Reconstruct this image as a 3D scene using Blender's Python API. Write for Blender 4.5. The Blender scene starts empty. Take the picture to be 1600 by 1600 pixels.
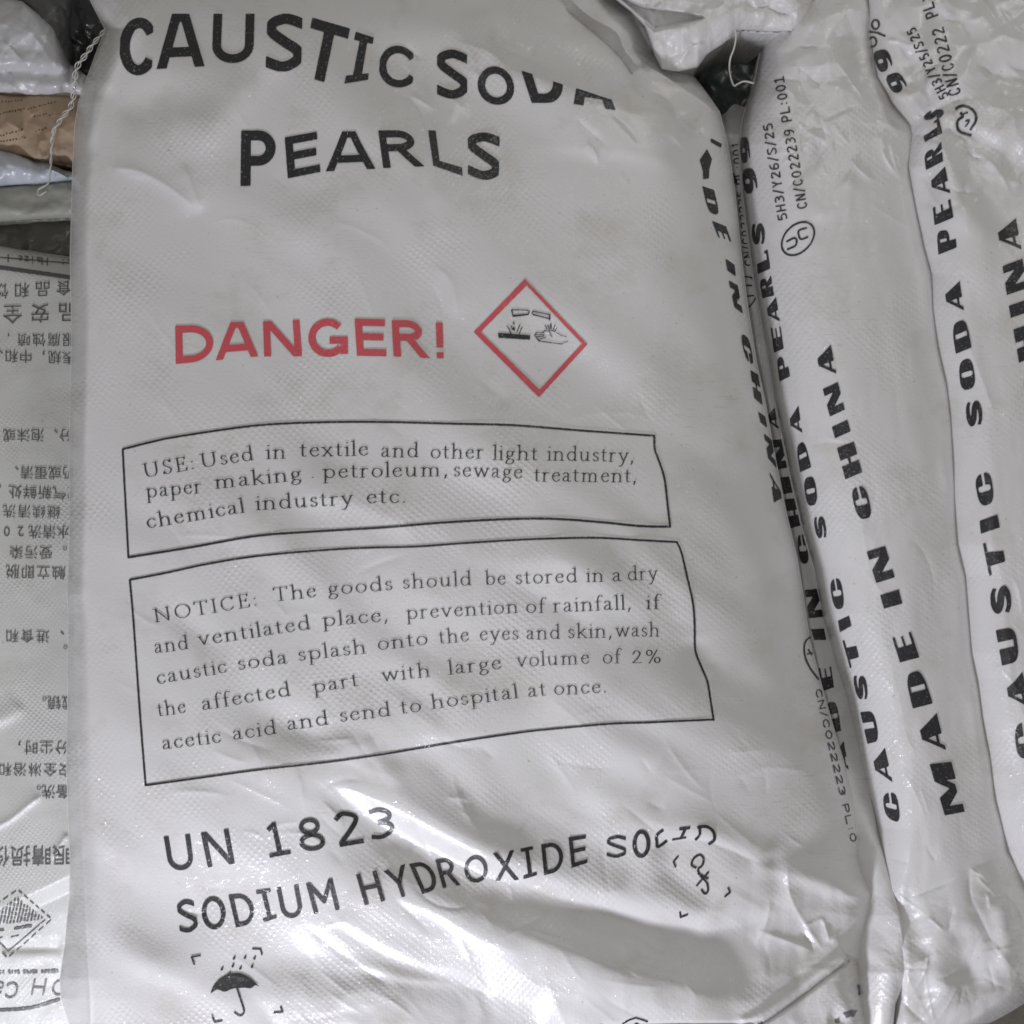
import bpy, math
import numpy as np

# ------------------------------------------------------------------ camera, world, lamps, exposure
S0, ZR, DR = 0.00047, 0.14, 0.85          # metres per drawing unit at height ZR; camera height above ZR
sc = bpy.context.scene
sc.view_settings.view_transform = 'Standard'
sc.view_settings.look = 'None'
sc.view_settings.exposure = 0.0
sc.view_settings.gamma = 1.0
sc.cycles.filter_width = 1.7
COL = sc.collection

cam_d = bpy.data.cameras.new('camera')
cam = bpy.data.objects.new('camera', cam_d); COL.objects.link(cam)
cam.location = (0, 0, ZR + DR)
cam_d.sensor_width = 36.0
cam_d.lens = 18.0 / (800 * S0 / DR)
cam_d.clip_start, cam_d.clip_end = 0.01, 50
sc.camera = cam

wd = bpy.data.worlds.new('World'); sc.world = wd; wd.use_nodes = True
bg = wd.node_tree.nodes['Background']
bg.inputs[0].default_value = (1.0, 0.972, 0.915, 1); bg.inputs[1].default_value = 0.205


def area(name, loc, target, size, power, col):
    d = bpy.data.lights.new(name, 'AREA'); d.size = size; d.energy = power; d.color = col; d.shape = 'DISK'
    o = bpy.data.objects.new(name, d); COL.objects.link(o); o.location = loc
    v = np.array(target, float) - np.array(loc, float)
    import mathutils
    o.rotation_euler = mathutils.Vector(v).to_track_quat('-Z', 'Y').to_euler()
    return o


area('key_lamp', (-0.38, -1.00, 0.52), (0.0, -0.05, 0.1), 0.14, 8.6, (0.875, 0.885, 1.0))
area('ceiling_lamp', (-0.22, -0.42, 1.65), (0, 0, 0.1), 0.10, 2.6, (0.98, 0.97, 1.0))
area('far_ceiling_lamp', (0.50, 0.80, 0.95), (0.2, 0.3, 0.1), 0.25, 1.6, (1.0, 0.99, 0.98))

# ------------------------------------------------------------------ helpers: noise, relief, curves
RNG = np.random.RandomState(7)
TAB = RNG.rand(256, 256)


def vnoise(x, y, seed=0):
    x = x + seed * 17.31; y = y + seed * 9.73
    xi = np.floor(x).astype(int); yi = np.floor(y).astype(int)
    fx = x - xi; fy = y - yi
    fx = fx * fx * (3 - 2 * fx); fy = fy * fy * (3 - 2 * fy)
    a = TAB[yi % 256, xi % 256]; b = TAB[yi % 256, (xi + 1) % 256]
    c = TAB[(yi + 1) % 256, xi % 256]; d = TAB[(yi + 1) % 256, (xi + 1) % 256]
    return (a + (b - a) * fx) * (1 - fy) + (c + (d - c) * fx) * fy - 0.5


def fbm(x, y, seed=0, octv=3):
    r = 0; a = 1.0
    for k in range(octv):
        r = r + a * vnoise(x * 2 ** k, y * 2 ** k, seed + k); a *= 0.5
    return r


def crumple(x, y, lam, seed=0, n=7):
    """sharp-creased paper-like relief, about unit height"""
    r = np.random.RandomState(seed); out = 0
    wx = x + lam * 0.9 * fbm(x / lam * .6, y / lam * .6, seed); wy = y + lam * 0.9 * fbm(x / lam * .6 + 31, y / lam * .6, seed)
    for k in range(n):
        th = r.rand() * math.pi; l = lam * (0.7 + 1.2 * r.rand()); ph = r.rand()
        t = (wx * math.cos(th) + wy * math.sin(th)) / l + ph
        out = out + np.abs((t % 1) * 2 - 1) * (l / lam) / n
    return out * 2 - 1


def sst(t):
    t = np.clip(t, 0, 1); return t * t * (3 - 2 * t)


def chain(px, py, pts):
    """signed distance (positive below / right of a left-to-right line) and position along a polyline"""
    pts = np.array(pts, float)
    seg = pts[1:] - pts[:-1]; L = np.hypot(seg[:, 0], seg[:, 1]); cum = np.concatenate([[0], np.cumsum(L)])
    best = np.full(px.shape, 1e9); sg = np.zeros(px.shape); al = np.zeros(px.shape)
    for k in range(len(seg)):
        rx = px - pts[k, 0]; ry = py - pts[k, 1]
        t = np.clip((rx * seg[k, 0] + ry * seg[k, 1]) / L[k] ** 2, 0, 1)
        dx = rx - t * seg[k, 0]; dy = ry - t * seg[k, 1]
        d = np.hypot(dx, dy); cr = seg[k, 0] * ry - seg[k, 1] * rx
        m = d < best
        best = np.where(m, d, best); sg = np.where(m, np.sign(cr), sg); al = np.where(m, (cum[k] + t * L[k]) / cum[-1], al)
    return best * sg, al


def fine(pts, n=8):
    pts = np.array(pts, float)
    if len(pts) < 3: return pts
    P = np.vstack([2 * pts[0] - pts[1], pts, 2 * pts[-1] - pts[-2]]); out = []
    for i in range(1, len(P) - 2):
        for t in np.linspace(0, 1, n, endpoint=False):
            a, b, c, d = P[i - 1], P[i], P[i + 1], P[i + 2]
            out.append(0.5 * (2 * b + (c - a) * t + (2 * a - 5 * b + 4 * c - d) * t * t + (3 * b - a - 3 * c + d) * t ** 3))
    out.append(pts[-1]); return np.array(out)


def ridge(px, py, pts, h, wa, wb, kind='g', taper=0.18):
    """fold of height h (mm): wa = reach above/left of the line, wb = reach below/right of it"""
    pts = fine(pts, 5)
    pad = 3.2 * max(wa, wb)
    m = (px > pts[:, 0].min() - pad) & (px < pts[:, 0].max() + pad) & (py > pts[:, 1].min() - pad) & (py < pts[:, 1].max() + pad)
    out = np.zeros(px.shape)
    if not m.any(): return out
    d, s = chain(px[m], py[m], pts)
    w = np.where(d > 0, wb, wa)
    q = np.abs(d) / w
    if kind == 'g': f = np.exp(-q * q)
    elif kind == 'c': f = np.exp(-1.3 * q)
    else: f = 1.0 / (1.0 + q ** 4)
    if taper > 0: f = f * sst(s / taper) * sst((1 - s) / taper)
    out[m] = h * 0.001 * f
    return out


def creases(px, py, seed, n, box, h, ang=.6, spread=.8, lmin=25, lmax=110):
    rs = np.random.RandomState(seed); out = 0
    for k in range(n):
        x, y = rs.uniform(box[0], box[2]), rs.uniform(box[1], box[3]); an = ang + rs.normal() * spread; l = rs.uniform(lmin, lmax); bend = rs.normal() * .3
        pts = [(x + l * q * math.cos(an + bend * q), y + l * q * math.sin(an + bend * q)) for q in (-.5, -.17, .17, .5)]
        out = out + ridge(px, py, pts, rs.uniform(*h) * (1 if rs.rand() < .65 else -1), rs.uniform(4, 12), rs.uniform(4, 9), 'c', taper=.35)
    return out


def lerp_tab(tab):
    t = np.array(tab, float)
    return lambda q: np.interp(q, t[:, 0], t[:, 1])


def unproject(px, py, z):
    k = S0 * (DR + ZR - z) / DR
    return np.stack([(px - 800) * k, (800 - py) * k, z + 0 * px], -1)


# ------------------------------------------------------------------ mesh helpers
def new_mesh(name, V, faces, mat, parent=None, uv=None, smooth=True):
    me = bpy.data.meshes.new(name)
    V = np.asarray(V, np.float32)
    nl = np.array([len(f) for f in faces], np.int32) if not isinstance(faces, np.ndarray) else np.full(len(faces), faces.shape[1], np.int32)
    lo = faces.ravel() if isinstance(faces, np.ndarray) else np.concatenate([np.asarray(f) for f in faces])
    lo = lo.astype(np.int32)
    me.vertices.add(len(V)); me.vertices.foreach_set('co', V.ravel())
    me.loops.add(len(lo)); me.loops.foreach_set('vertex_index', lo)
    me.polygons.add(len(nl)); st = np.concatenate([[0], np.cumsum(nl)[:-1]]).astype(np.int32)
    me.polygons.foreach_set('loop_start', st)
    me.update(calc_edges=True)
    me.polygons.foreach_set('use_smooth', np.full(len(nl), smooth, bool))
    if uv is not None:
        ul = me.uv_layers.new(name='UVMap')
        ul.data.foreach_set('uv', np.asarray(uv, np.float32)[lo].ravel())
    me.materials.append(mat); me.validate(); me.update()
    o = bpy.data.objects.new(name, me); COL.objects.link(o)
    if parent is not None: o.parent = parent
    return o


def thing(name, label, cat, group=None):
    o = bpy.data.objects.new(name, None); COL.objects.link(o)
    o['label'] = label; o['category'] = cat
    if group: o['group'] = group
    o.empty_display_size = 0.05
    return o


def shift_root(root, loc):
    """put the Empty at the thing's base without moving its parts"""
    root.location = loc
    for c in root.children: c.location = (-loc[0], -loc[1], -loc[2])


class Sheet:
    """one sack's upper skin over a (row, column) patch: lo(q), hi(q) bound the patch at row q; axis 'y' rows run down
    the drawing, axis 'x' rows run across it"""

    def __init__(self, axis, q0, q1, nq, lo, hi, nt, zfun):
        self.axis = axis
        self.q = np.linspace(q0, q1, nq); self.t = np.linspace(0, 1, nt)
        self.m = 0.62 * self.t + 0.38 * 0.5 * (1 - np.cos(math.pi * self.t))
        self.lo = lo(self.q); self.hi = hi(self.q)
        A = self.lo[:, None] + (self.hi - self.lo)[:, None] * self.m[None, :]
        B = np.repeat(self.q[:, None], nt, 1)
        self.px, self.py = (A, B) if axis == 'y' else (B, A)
        self.z = zfun(self.px, self.py)

    def sample(self, px, py):
        a, b = (px, py) if self.axis == 'y' else (py, px)
        nq, nt = self.z.shape
        fi = np.clip((b - self.q[0]) / (self.q[-1] - self.q[0]) * (nq - 1), 0, nq - 1.001)
        lo = np.interp(b, self.q, self.lo); hi = np.interp(b, self.q, self.hi)
        m = np.clip((a - lo) / (hi - lo), 0, 1)
        fj = np.clip(np.interp(m, self.m, self.t) * (nt - 1), 0, nt - 1.001)
        i = fi.astype(int); j = fj.astype(int); u = fi - i; v = fj - j
        z = self.z
        return (z[i, j] * (1 - u) * (1 - v) + z[i + 1, j] * u * (1 - v) + z[i, j + 1] * (1 - u) * v + z[i + 1, j + 1] * u * v)

    def place(self, px, py, off=0.0004):
        P = unproject(px, py, self.sample(px, py))
        e = 1.5
        dx = unproject(px + e, py, self.sample(px + e, py)) - unproject(px - e, py, self.sample(px - e, py))
        dy = unproject(px, py - e, self.sample(px, py - e)) - unproject(px, py + e, self.sample(px, py + e))
        n = np.cross(dx, dy); n /= np.maximum(np.linalg.norm(n, axis=-1, keepdims=True), 1e-9)
        return P + n * off

    def build(self, name, mat, parent, zbot, rings=((0.012, .25), (0.05, .7), (0.12, 1.0))):
        nq, nt = self.z.shape
        V = unproject(self.px, self.py, self.z).reshape(-1, 3)
        UV = np.stack([self.px, self.py], -1).reshape(-1, 2) / 1000.0
        idx = np.arange(nq * nt).reshape(nq, nt)
        q = np.stack([idx[:-1, :-1], idx[1:, :-1], idx[1:, 1:], idx[:-1, 1:]], -1).reshape(-1, 4)
        if self.axis == 'x': q = q[:, ::-1]
        loop = np.concatenate([idx[0, :-1], idx[:-1, -1], idx[-1, :0:-1], idx[:0:-1, 0]])
        cx, cy = V[:, 0].mean(), V[:, 1].mean()
        prev = loop; n = len(loop); base = len(V); B = V[loop]; extraV = []; extraUV = []; fs = [q]
        for (f, dz) in rings:
            R = B.copy()
            R[:, 0] += (cx - R[:, 0]) * f; R[:, 1] += (cy - R[:, 1]) * f
            R[:, 2] = B[:, 2] + (zbot - B[:, 2]) * dz
            cur = np.arange(base, base + n); base += n
            extraV.append(R); extraUV.append(UV[loop])
            qq = np.stack([prev, np.roll(prev, -1), np.roll(cur, -1), cur], -1)
            fs.append(qq if self.axis == 'x' else qq[:, ::-1]); prev = cur
        extraV.append(np.array([[cx, cy, zbot]])); extraUV.append(UV[:1])
        fan = np.stack([prev, np.roll(prev, -1), np.full(n, base), np.full(n, base)], -1)[:, :3]
        F = [r for a in fs for r in a] + [r for r in (fan if self.axis == 'x' else fan[:, ::-1])]
        return new_mesh(name, np.vstack([V] + extraV), F, mat, parent, np.vstack([UV] + extraUV))


# ------------------------------------------------------------------ materials
def nodes(mat):
    mat.use_nodes = True; nt = mat.node_tree
    return nt, nt.nodes, nt.links, nt.nodes['Principled BSDF']


def mk(nt, typ, **kw):
    n = nt.nodes.new(typ)
    for k, v in kw.items():
        if k.startswith('i_'): n.inputs[int(k[2:])].default_value = v
        else: setattr(n, k, v)
    return n


def math_node(nt, op, a, b=None):
    n = nt.nodes.new('ShaderNodeMath'); n.operation = op
    for i, v in enumerate((a, b)):
        if v is None: continue
        if isinstance(v, (int, float)): n.inputs[i].default_value = v
        else: nt.links.new(v, n.inputs[i])
    return n.outputs[0]


def fabric(name, col, weave=0.5, rough=0.36, grain=0.25, coat=0.3, pitch=5.9, ink=None, dirt=0.17, ang=0.12, worn=0.5, coat_rough=0.085):
    """laminated woven polypropylene; with ink= the same cloth printed in that colour, worn through at the tape crossings"""
    m = bpy.data.materials.new(name); nt, N, Lk, P = nodes(m)
    uv = mk(nt, 'ShaderNodeUVMap'); uv.uv_map = 'UVMap'
    rot = mk(nt, 'ShaderNodeVectorRotate', rotation_type='Z_AXIS'); rot.inputs['Angle'].default_value = ang
    Lk.new(uv.outputs[0], rot.inputs[0])
    # a little drift so that tapes are not ruler-straight
    dn = mk(nt, 'ShaderNodeTexNoise'); dn.inputs['Scale'].default_value = 6.0; dn.inputs['Detail'].default_value = 1.0
    Lk.new(uv.outputs[0], dn.inputs['Vector'])
    vm = mk(nt, 'ShaderNodeVectorMath', operation='MULTIPLY_ADD')
    Lk.new(dn.outputs['Color'], vm.inputs[0]); vm.inputs[1].default_value = (0.014, 0.014, 0); Lk.new(rot.outputs[0], vm.inputs[2])
    sx = mk(nt, 'ShaderNodeSeparateXYZ'); Lk.new(vm.outputs[0], sx.inputs[0])
    k = math.pi * 1000.0 / pitch
    wx = math_node(nt, 'SINE', math_node(nt, 'MULTIPLY', sx.outputs[0], k))
    wy = math_node(nt, 'SINE', math_node(nt, 'MULTIPLY', sx.outputs[1], k))
    wv = math_node(nt, 'MAXIMUM', math_node(nt, 'MULTIPLY', wx, wy), -0.15)
    mask = mk(nt, 'ShaderNodeTexNoise'); mask.inputs['Scale'].default_value = 7.0; mask.inputs['Detail'].default_value = 3.0
    Lk.new(uv.outputs[0], mask.inputs['Vector'])
    mr = mk(nt, 'ShaderNodeMapRange'); mr.inputs[1].default_value = 0.47; mr.inputs[2].default_value = 0.68
    mr.inputs[3].default_value = 0.06; mr.inputs[4].default_value = 1.0
    Lk.new(mask.outputs['Fac'], mr.inputs[0])
    wv2 = math_node(nt, 'MULTIPLY', wv, mr.outputs[0])
    gr = mk(nt, 'ShaderNodeTexNoise'); gr.inputs['Scale'].default_value = 260.0; gr.inputs['Detail'].default_value = 2.0
    Lk.new(uv.outputs[0], gr.inputs['Vector'])
    b1 = mk(nt, 'ShaderNodeBump'); b1.inputs['Strength'].default_value = weave; b1.inputs['Distance'].default_value = 0.00045
    Lk.new(wv2, b1.inputs['Height'])
    b2 = mk(nt, 'ShaderNodeBump'); b2.inputs['Strength'].default_value = grain; b2.inputs['Distance'].default_value = 0.0006
    Lk.new(gr.outputs['Fac'], b2.inputs['Height']); Lk.new(b1.outputs[0], b2.inputs['Normal'])
    Lk.new(b2.outputs[0], P.inputs['Normal'])
    # the clear film: its own finer wrinkles, so that it glints in points
    fg = mk(nt, 'ShaderNodeTexNoise'); fg.inputs['Scale'].default_value = 120.0; fg.inputs['Detail'].default_value = 3.0
    Lk.new(uv.outputs[0], fg.inputs['Vector'])
    b3 = mk(nt, 'ShaderNodeBump'); b3.inputs['Strength'].default_value = min(1, grain * 3.2); b3.inputs['Distance'].default_value = 0.0012
    b0 = mk(nt, 'ShaderNodeBump'); b0.inputs['Strength'].default_value = min(1, weave * 2.5); b0.inputs['Distance'].default_value = 0.0006
    Lk.new(wv2, b0.inputs['Height'])
    Lk.new(fg.outputs['Fac'], b3.inputs['Height']); Lk.new(b0.outputs[0], b3.inputs['Normal'])
    # tape facets that catch the lamps as separate glints
    vo = mk(nt, 'ShaderNodeTexVoronoi'); vo.inputs['Scale'].default_value = 1000.0 / 4.6
    vm2 = mk(nt, 'ShaderNodeMapping'); vm2.inputs['Scale'].default_value = (0.5, 1.15, 1); vm2.inputs['Rotation'].default_value = (0, 0, .5)
    Lk.new(uv.outputs[0], vm2.inputs[0]); Lk.new(vm2.outputs[0], vo.inputs['Vector'])
    vs = mk(nt, 'ShaderNodeVectorMath', operation='MULTIPLY_ADD'); Lk.new(vo.outputs['Color'], vs.inputs[0])
    fk = 0.30 if grain > 0 else 0.0
    vs.inputs[1].default_value = (fk, fk, 0); vs.inputs[2].default_value = (-fk / 2, -fk / 2, 0)
    va = mk(nt, 'ShaderNodeVectorMath', operation='ADD'); Lk.new(vs.outputs[0], va.inputs[0]); Lk.new(b3.outputs[0], va.inputs[1])
    vn = mk(nt, 'ShaderNodeVectorMath', operation='NORMALIZE'); Lk.new(va.outputs[0], vn.inputs[0])
    Lk.new(vn.outputs[0], P.inputs['Coat Normal'])
    # faint handling dirt: blotches and small specks
    d1 = mk(nt, 'ShaderNodeTexNoise'); d1.inputs['Scale'].default_value = 9.0; d1.inputs['Detail'].default_value = 6.0
    d1.inputs['Roughness'].default_value = 0.68
    Lk.new(uv.outputs[0], d1.inputs['Vector'])
    r1 = mk(nt, 'ShaderNodeMapRange'); r1.inputs[1].default_value = 0.52; r1.inputs[2].default_value = 0.80; r1.inputs[4].default_value = dirt * 3
    Lk.new(d1.outputs['Fac'], r1.inputs[0])
    d2 = mk(nt, 'ShaderNodeTexNoise'); d2.inputs['Scale'].default_value = 130.0; d2.inputs['Detail'].default_value = 1.0
    Lk.new(uv.outputs[0], d2.inputs['Vector'])
    r2 = mk(nt, 'ShaderNodeMapRange'); r2.inputs[1].default_value = 0.73; r2.inputs[2].default_value = 0.80; r2.inputs[4].default_value = dirt * 4
    Lk.new(d2.outputs['Fac'], r2.inputs[0])
    st = mk(nt, 'ShaderNodeMapping'); st.inputs['Scale'].default_value = (36, 300, 1); st.inputs['Rotation'].default_value = (0, 0, .12)
    Lk.new(uv.outputs[0], st.inputs[0])
    d3 = mk(nt, 'ShaderNodeTexNoise'); d3.inputs['Scale'].default_value = 1.0; d3.inputs['Detail'].default_value = 4.0
    Lk.new(st.outputs[0], d3.inputs['Vector'])
    r3 = mk(nt, 'ShaderNodeMapRange'); r3.inputs[1].default_value = 0.58; r3.inputs[2].default_value = 0.76; r3.inputs[4].default_value = dirt * 2.2
    Lk.new(d3.outputs['Fac'], r3.inputs[0])
    d4 = mk(nt, 'ShaderNodeTexNoise'); d4.inputs['Scale'].default_value = 4.3; d4.inputs['Detail'].default_value = 2.0
    Lk.new(uv.outputs[0], d4.inputs['Vector'])
    r4 = mk(nt, 'ShaderNodeMapRange'); r4.inputs[1].default_value = 0.50; r4.inputs[2].default_value = 0.66; r4.inputs[4].default_value = 1.6
    Lk.new(d4.outputs['Fac'], r4.inputs[0])
    scuff = math_node(nt, 'MULTIPLY', r3.outputs[0], r4.outputs[0])
    ds = math_node(nt, 'MINIMUM', math_node(nt, 'ADD', math_node(nt, 'ADD', r1.outputs[0], scuff), r2.outputs[0]), 0.6)
    mx = mk(nt, 'ShaderNodeMix', data_type='RGBA')
    Lk.new(ds, mx.inputs[0]); mx.inputs[6].default_value = (*col, 1)
    mx.inputs[7].default_value = (col[0] * .66, col[1] * .61, col[2] * .50, 1)
    out = mx.outputs[2]
    if ink is not None:
        wn = mk(nt, 'ShaderNodeTexNoise'); wn.inputs['Scale'].default_value = 240.0; wn.inputs['Detail'].default_value = 4.0
        wn.inputs['Roughness'].default_value = 0.7
        Lk.new(uv.outputs[0], wn.inputs['Vector'])
        add = math_node(nt, 'ADD', wn.outputs['Fac'], math_node(nt, 'MULTIPLY', wv2, 0.06))
        wr = mk(nt, 'ShaderNodeMapRange'); wr.inputs[1].default_value = 0.60; wr.inputs[2].default_value = 0.75; wr.inputs[4].default_value = worn
        Lk.new(add, wr.inputs[0])
        mi = mk(nt, 'ShaderNodeMix', data_type='RGBA'); Lk.new(wr.outputs[0], mi.inputs[0])
        mi.inputs[6].default_value = (*ink, 1); Lk.new(out, mi.inputs[7]); out = mi.outputs[2]
    Lk.new(out, P.inputs['Base Color'])
    P.inputs['Roughness'].default_value = rough
    P.inputs['Coat Weight'].default_value = coat; P.inputs['Coat Roughness'].default_value = coat_rough
    P.inputs['Specular IOR Level'].default_value = 0.5
    return m


WHITE = (0.755, 0.745, 0.74)
M = {}
M['pp'] = fabric('woven_polypropylene', WHITE, weave=.42)
M['ppk'] = fabric('black_print_on_polypropylene', WHITE, weave=.42, ink=(0.020, 0.021, 0.025), rough=.45, worn=.65)
M['ppt'] = fabric('thin_black_print_on_polypropylene', WHITE, weave=.22, ink=(0.034, 0.036, 0.040), rough=.45, worn=.9)
M['faint'] = fabric('faded_print_on_polypropylene', WHITE, weave=.22, ink=(0.16, 0.16, 0.17), rough=.45, worn=1.0)
M['ppr'] = fabric('red_print_on_polypropylene', WHITE, weave=.42, ink=(0.66, 0.095, 0.115), rough=.45, worn=.45)
M['gpp'] = fabric('matt_grey_woven_polypropylene', (0.60, 0.60, 0.575), weave=.6, coat=.12, rough=.5, pitch=4.2, coat_rough=.12)
M['gppk'] = fabric('grey_print_on_grey_polypropylene', (0.60, 0.60, 0.575), weave=.6, coat=.12, rough=.5, pitch=4.2, ink=(0.10, 0.10, 0.098), worn=.75, coat_rough=.12)
M['film'] = fabric('milky_plastic_film', (0.60, 0.60, 0.62), weave=.1, coat=.7, grain=.35, rough=.3, coat_rough=.08)
M['blue'] = fabric('bluish_plastic_film', (0.50, 0.54, 0.60), weave=.1, coat=.7, grain=.3, rough=.3, coat_rough=.08)
M['kraft'] = fabric('kraft_paper', (0.42, 0.31, 0.215), weave=0., coat=0., grain=.3, rough=.8, dirt=.2)
M['kraftk'] = fabric('brown_print_on_kraft_paper', (0.42, 0.31, 0.215), weave=0., coat=0., grain=.3, rough=.8, ink=(0.10, 0.055, 0.035), worn=.9)
M['grey'] = fabric('grey_green_woven_plastic', (0.33, 0.33, 0.29), weave=.5, coat=.1, rough=.55)
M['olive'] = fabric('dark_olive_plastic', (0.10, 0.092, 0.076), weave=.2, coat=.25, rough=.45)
M['char'] = fabric('charcoal_plastic', (0.085, 0.085, 0.085), weave=.1, coat=.4, rough=.4, grain=.3)
M['black'] = fabric('black_plastic_film', (0.012, 0.013, 0.016), weave=.0, coat=.5, rough=.35, grain=.2)
M['bgreen'] = fabric('dark_green_black_film', (0.075, 0.088, 0.084), weave=.0, coat=.6, rough=.35, grain=.3)
M['thread'] = fabric('cotton_thread', (0.62, 0.60, 0.55), weave=0, coat=0, grain=0, rough=.8)
M['floor'] = fabric('dusty_concrete', (0.16, 0.15, 0.125), weave=0, coat=0, grain=.6, rough=.9, dirt=.25)

# ------------------------------------------------------------------ the print: strokes -> outlines -> draped meshes
def sd_seg(X, Y, a, b, w0, w1, round_cap=False):
    dx, dy = b[0] - a[0], b[1] - a[1]; L = math.hypot(dx, dy)
    if L < 1e-6: return np.hypot(X - a[0], Y - a[1]) - w0 / 2
    al = ((X - a[0]) * dx + (Y - a[1]) * dy) / L
    pr = np.abs((X - a[0]) * -dy + (Y - a[1]) * dx) / L
    tt = np.clip(al / L, 0, 1)
    if round_cap:
        return np.hypot(al - tt * L, pr) - (w0 + (w1 - w0) * tt) / 2
    return np.maximum(pr - (w0 + (w1 - w0) * tt) / 2, np.abs(al - L / 2) - L / 2)


def sd_line(X, Y, pts, w, round_cap=False, joints=True):
    r = np.full(X.shape, 1e9); n = len(pts)
    ws = w if hasattr(w, '__len__') else [w] * n
    cum = [0]
    for i in range(n - 1): cum.append(cum[-1] + math.hypot(pts[i + 1][0] - pts[i][0], pts[i + 1][1] - pts[i][1]))
    for i in range(n - 1):
        r = np.minimum(r, sd_seg(X, Y, pts[i], pts[i + 1], ws[i], ws[i + 1], round_cap))
        if joints and i > 0:
            a, b, c = pts[i - 1], pts[i], pts[i + 1]
            turn = abs(math.remainder(math.atan2(c[1] - b[1], c[0] - b[0]) - math.atan2(b[1] - a[1], b[0] - a[0]), 2 * math.pi))
            if turn > .45 or (cum[i] > ws[i] * .5 and cum[-1] - cum[i] > ws[i] * .5):
                r = np.minimum(r, np.hypot(X - b[0], Y - b[1]) - ws[i] / 2)
    return r


def sd_poly(X, Y, pts):
    pts = np.array(pts, float); n = len(pts); d = np.full(X.shape, 1e9); ins = np.zeros(X.shape, bool)
    for i in range(n):
        a, b = pts[i], pts[(i + 1) % n]
        e = b - a; L2 = max(e @ e, 1e-9)
        t = np.clip(((X - a[0]) * e[0] + (Y - a[1]) * e[1]) / L2, 0, 1)
        d = np.minimum(d, np.hypot(X - a[0] - t * e[0], Y - a[1] - t * e[1]))
        if a[1] != b[1]:
            c = ((a[1] > Y) != (b[1] > Y)) & (X < (b[0] - a[0]) * (Y - a[1]) / (b[1] - a[1]) + a[0]); ins ^= c
    return np.where(ins, -d, d)


def sd_se(X, Y, x0, y0, x1, y1, n=2.6):
    a, b = (x1 - x0) / 2, (y1 - y0) / 2
    return (((np.abs(X - (x0 + x1) / 2) / a) ** n + (np.abs(Y - (y0 + y1) / 2) / b) ** n) ** (1 / n) - 1) * min(a, b)


def sd_rect(X, Y, x0, y0, x1, y1):
    return np.maximum(np.maximum(x0 - X, X - x1), np.maximum(y0 - Y, Y - y1))


MS = {1: ['a', 'AB', 'DA'], }


def contour(F):
    """filled region F<0 on a unit grid -> vertices (col,row) and faces"""
    ny, nx = F.shape
    ins = F < 0
    F = np.where(np.abs(F) < 1e-6, 1e-6, F)
    vid = -np.ones((ny, nx), int); V = []
    g = np.argwhere(ins); vid[ins] = np.arange(len(g)); V.append(g[:, ::-1].astype(float)); nv = len(g)
    hx = ins[:, :-1] != ins[:, 1:]; hid = -np.ones(hx.shape, int); g = np.argwhere(hx); hid[hx] = nv + np.arange(len(g)); nv += len(g)
    t = F[:, :-1][hx] / (F[:, :-1][hx] - F[:, 1:][hx]); V.append(np.stack([g[:, 1] + t, g[:, 0]], -1))
    vy = ins[:-1] != ins[1:]; wid = -np.ones(vy.shape, int); g = np.argwhere(vy); wid[vy] = nv + np.arange(len(g)); nv += len(g)
    t = F[:-1][vy] / (F[:-1][vy] - F[1:][vy]); V.append(np.stack([g[:, 1], g[:, 0] + t], -1))
    a, b, c, d = ins[:-1, :-1], ins[:-1, 1:], ins[1:, 1:], ins[1:, :-1]
    code = a * 1 + b * 2 + c * 4 + d * 8
    A, Bv, C, D = vid[:-1, :-1], vid[:-1, 1:], vid[1:, 1:], vid[1:, :-1]
    ab, bc, dc, ad = hid[:-1], wid[:, 1:], hid[1:], wid[:, :-1]
    T = {1: [(A, ab, ad)], 2: [(Bv, bc, ab)], 4: [(C, dc, bc)], 8: [(D, ad, dc)], 3: [(A, Bv, bc, ad)], 6: [(Bv, C, dc, ab)],
         12: [(C, D, ad, bc)], 9: [(D, A, ab, dc)], 7: [(A, Bv, C, dc, ad)], 14: [(Bv, C, D, ad, ab)], 13: [(C, D, A, ab, bc)],
         11: [(D, A, Bv, bc, dc)], 15: [(A, Bv, C, D)], 5: [(A, ab, ad), (C, dc, bc)], 10: [(Bv, bc, ab), (D, ad, dc)]}
    faces = []
    for k, polys in T.items():
        m = code == k
        if not m.any(): continue
        for p in polys: faces += list(np.stack([q[m] for q in p], -1)[:, ::-1])
    return (np.vstack(V) if nv else np.zeros((0, 2))), faces


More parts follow.
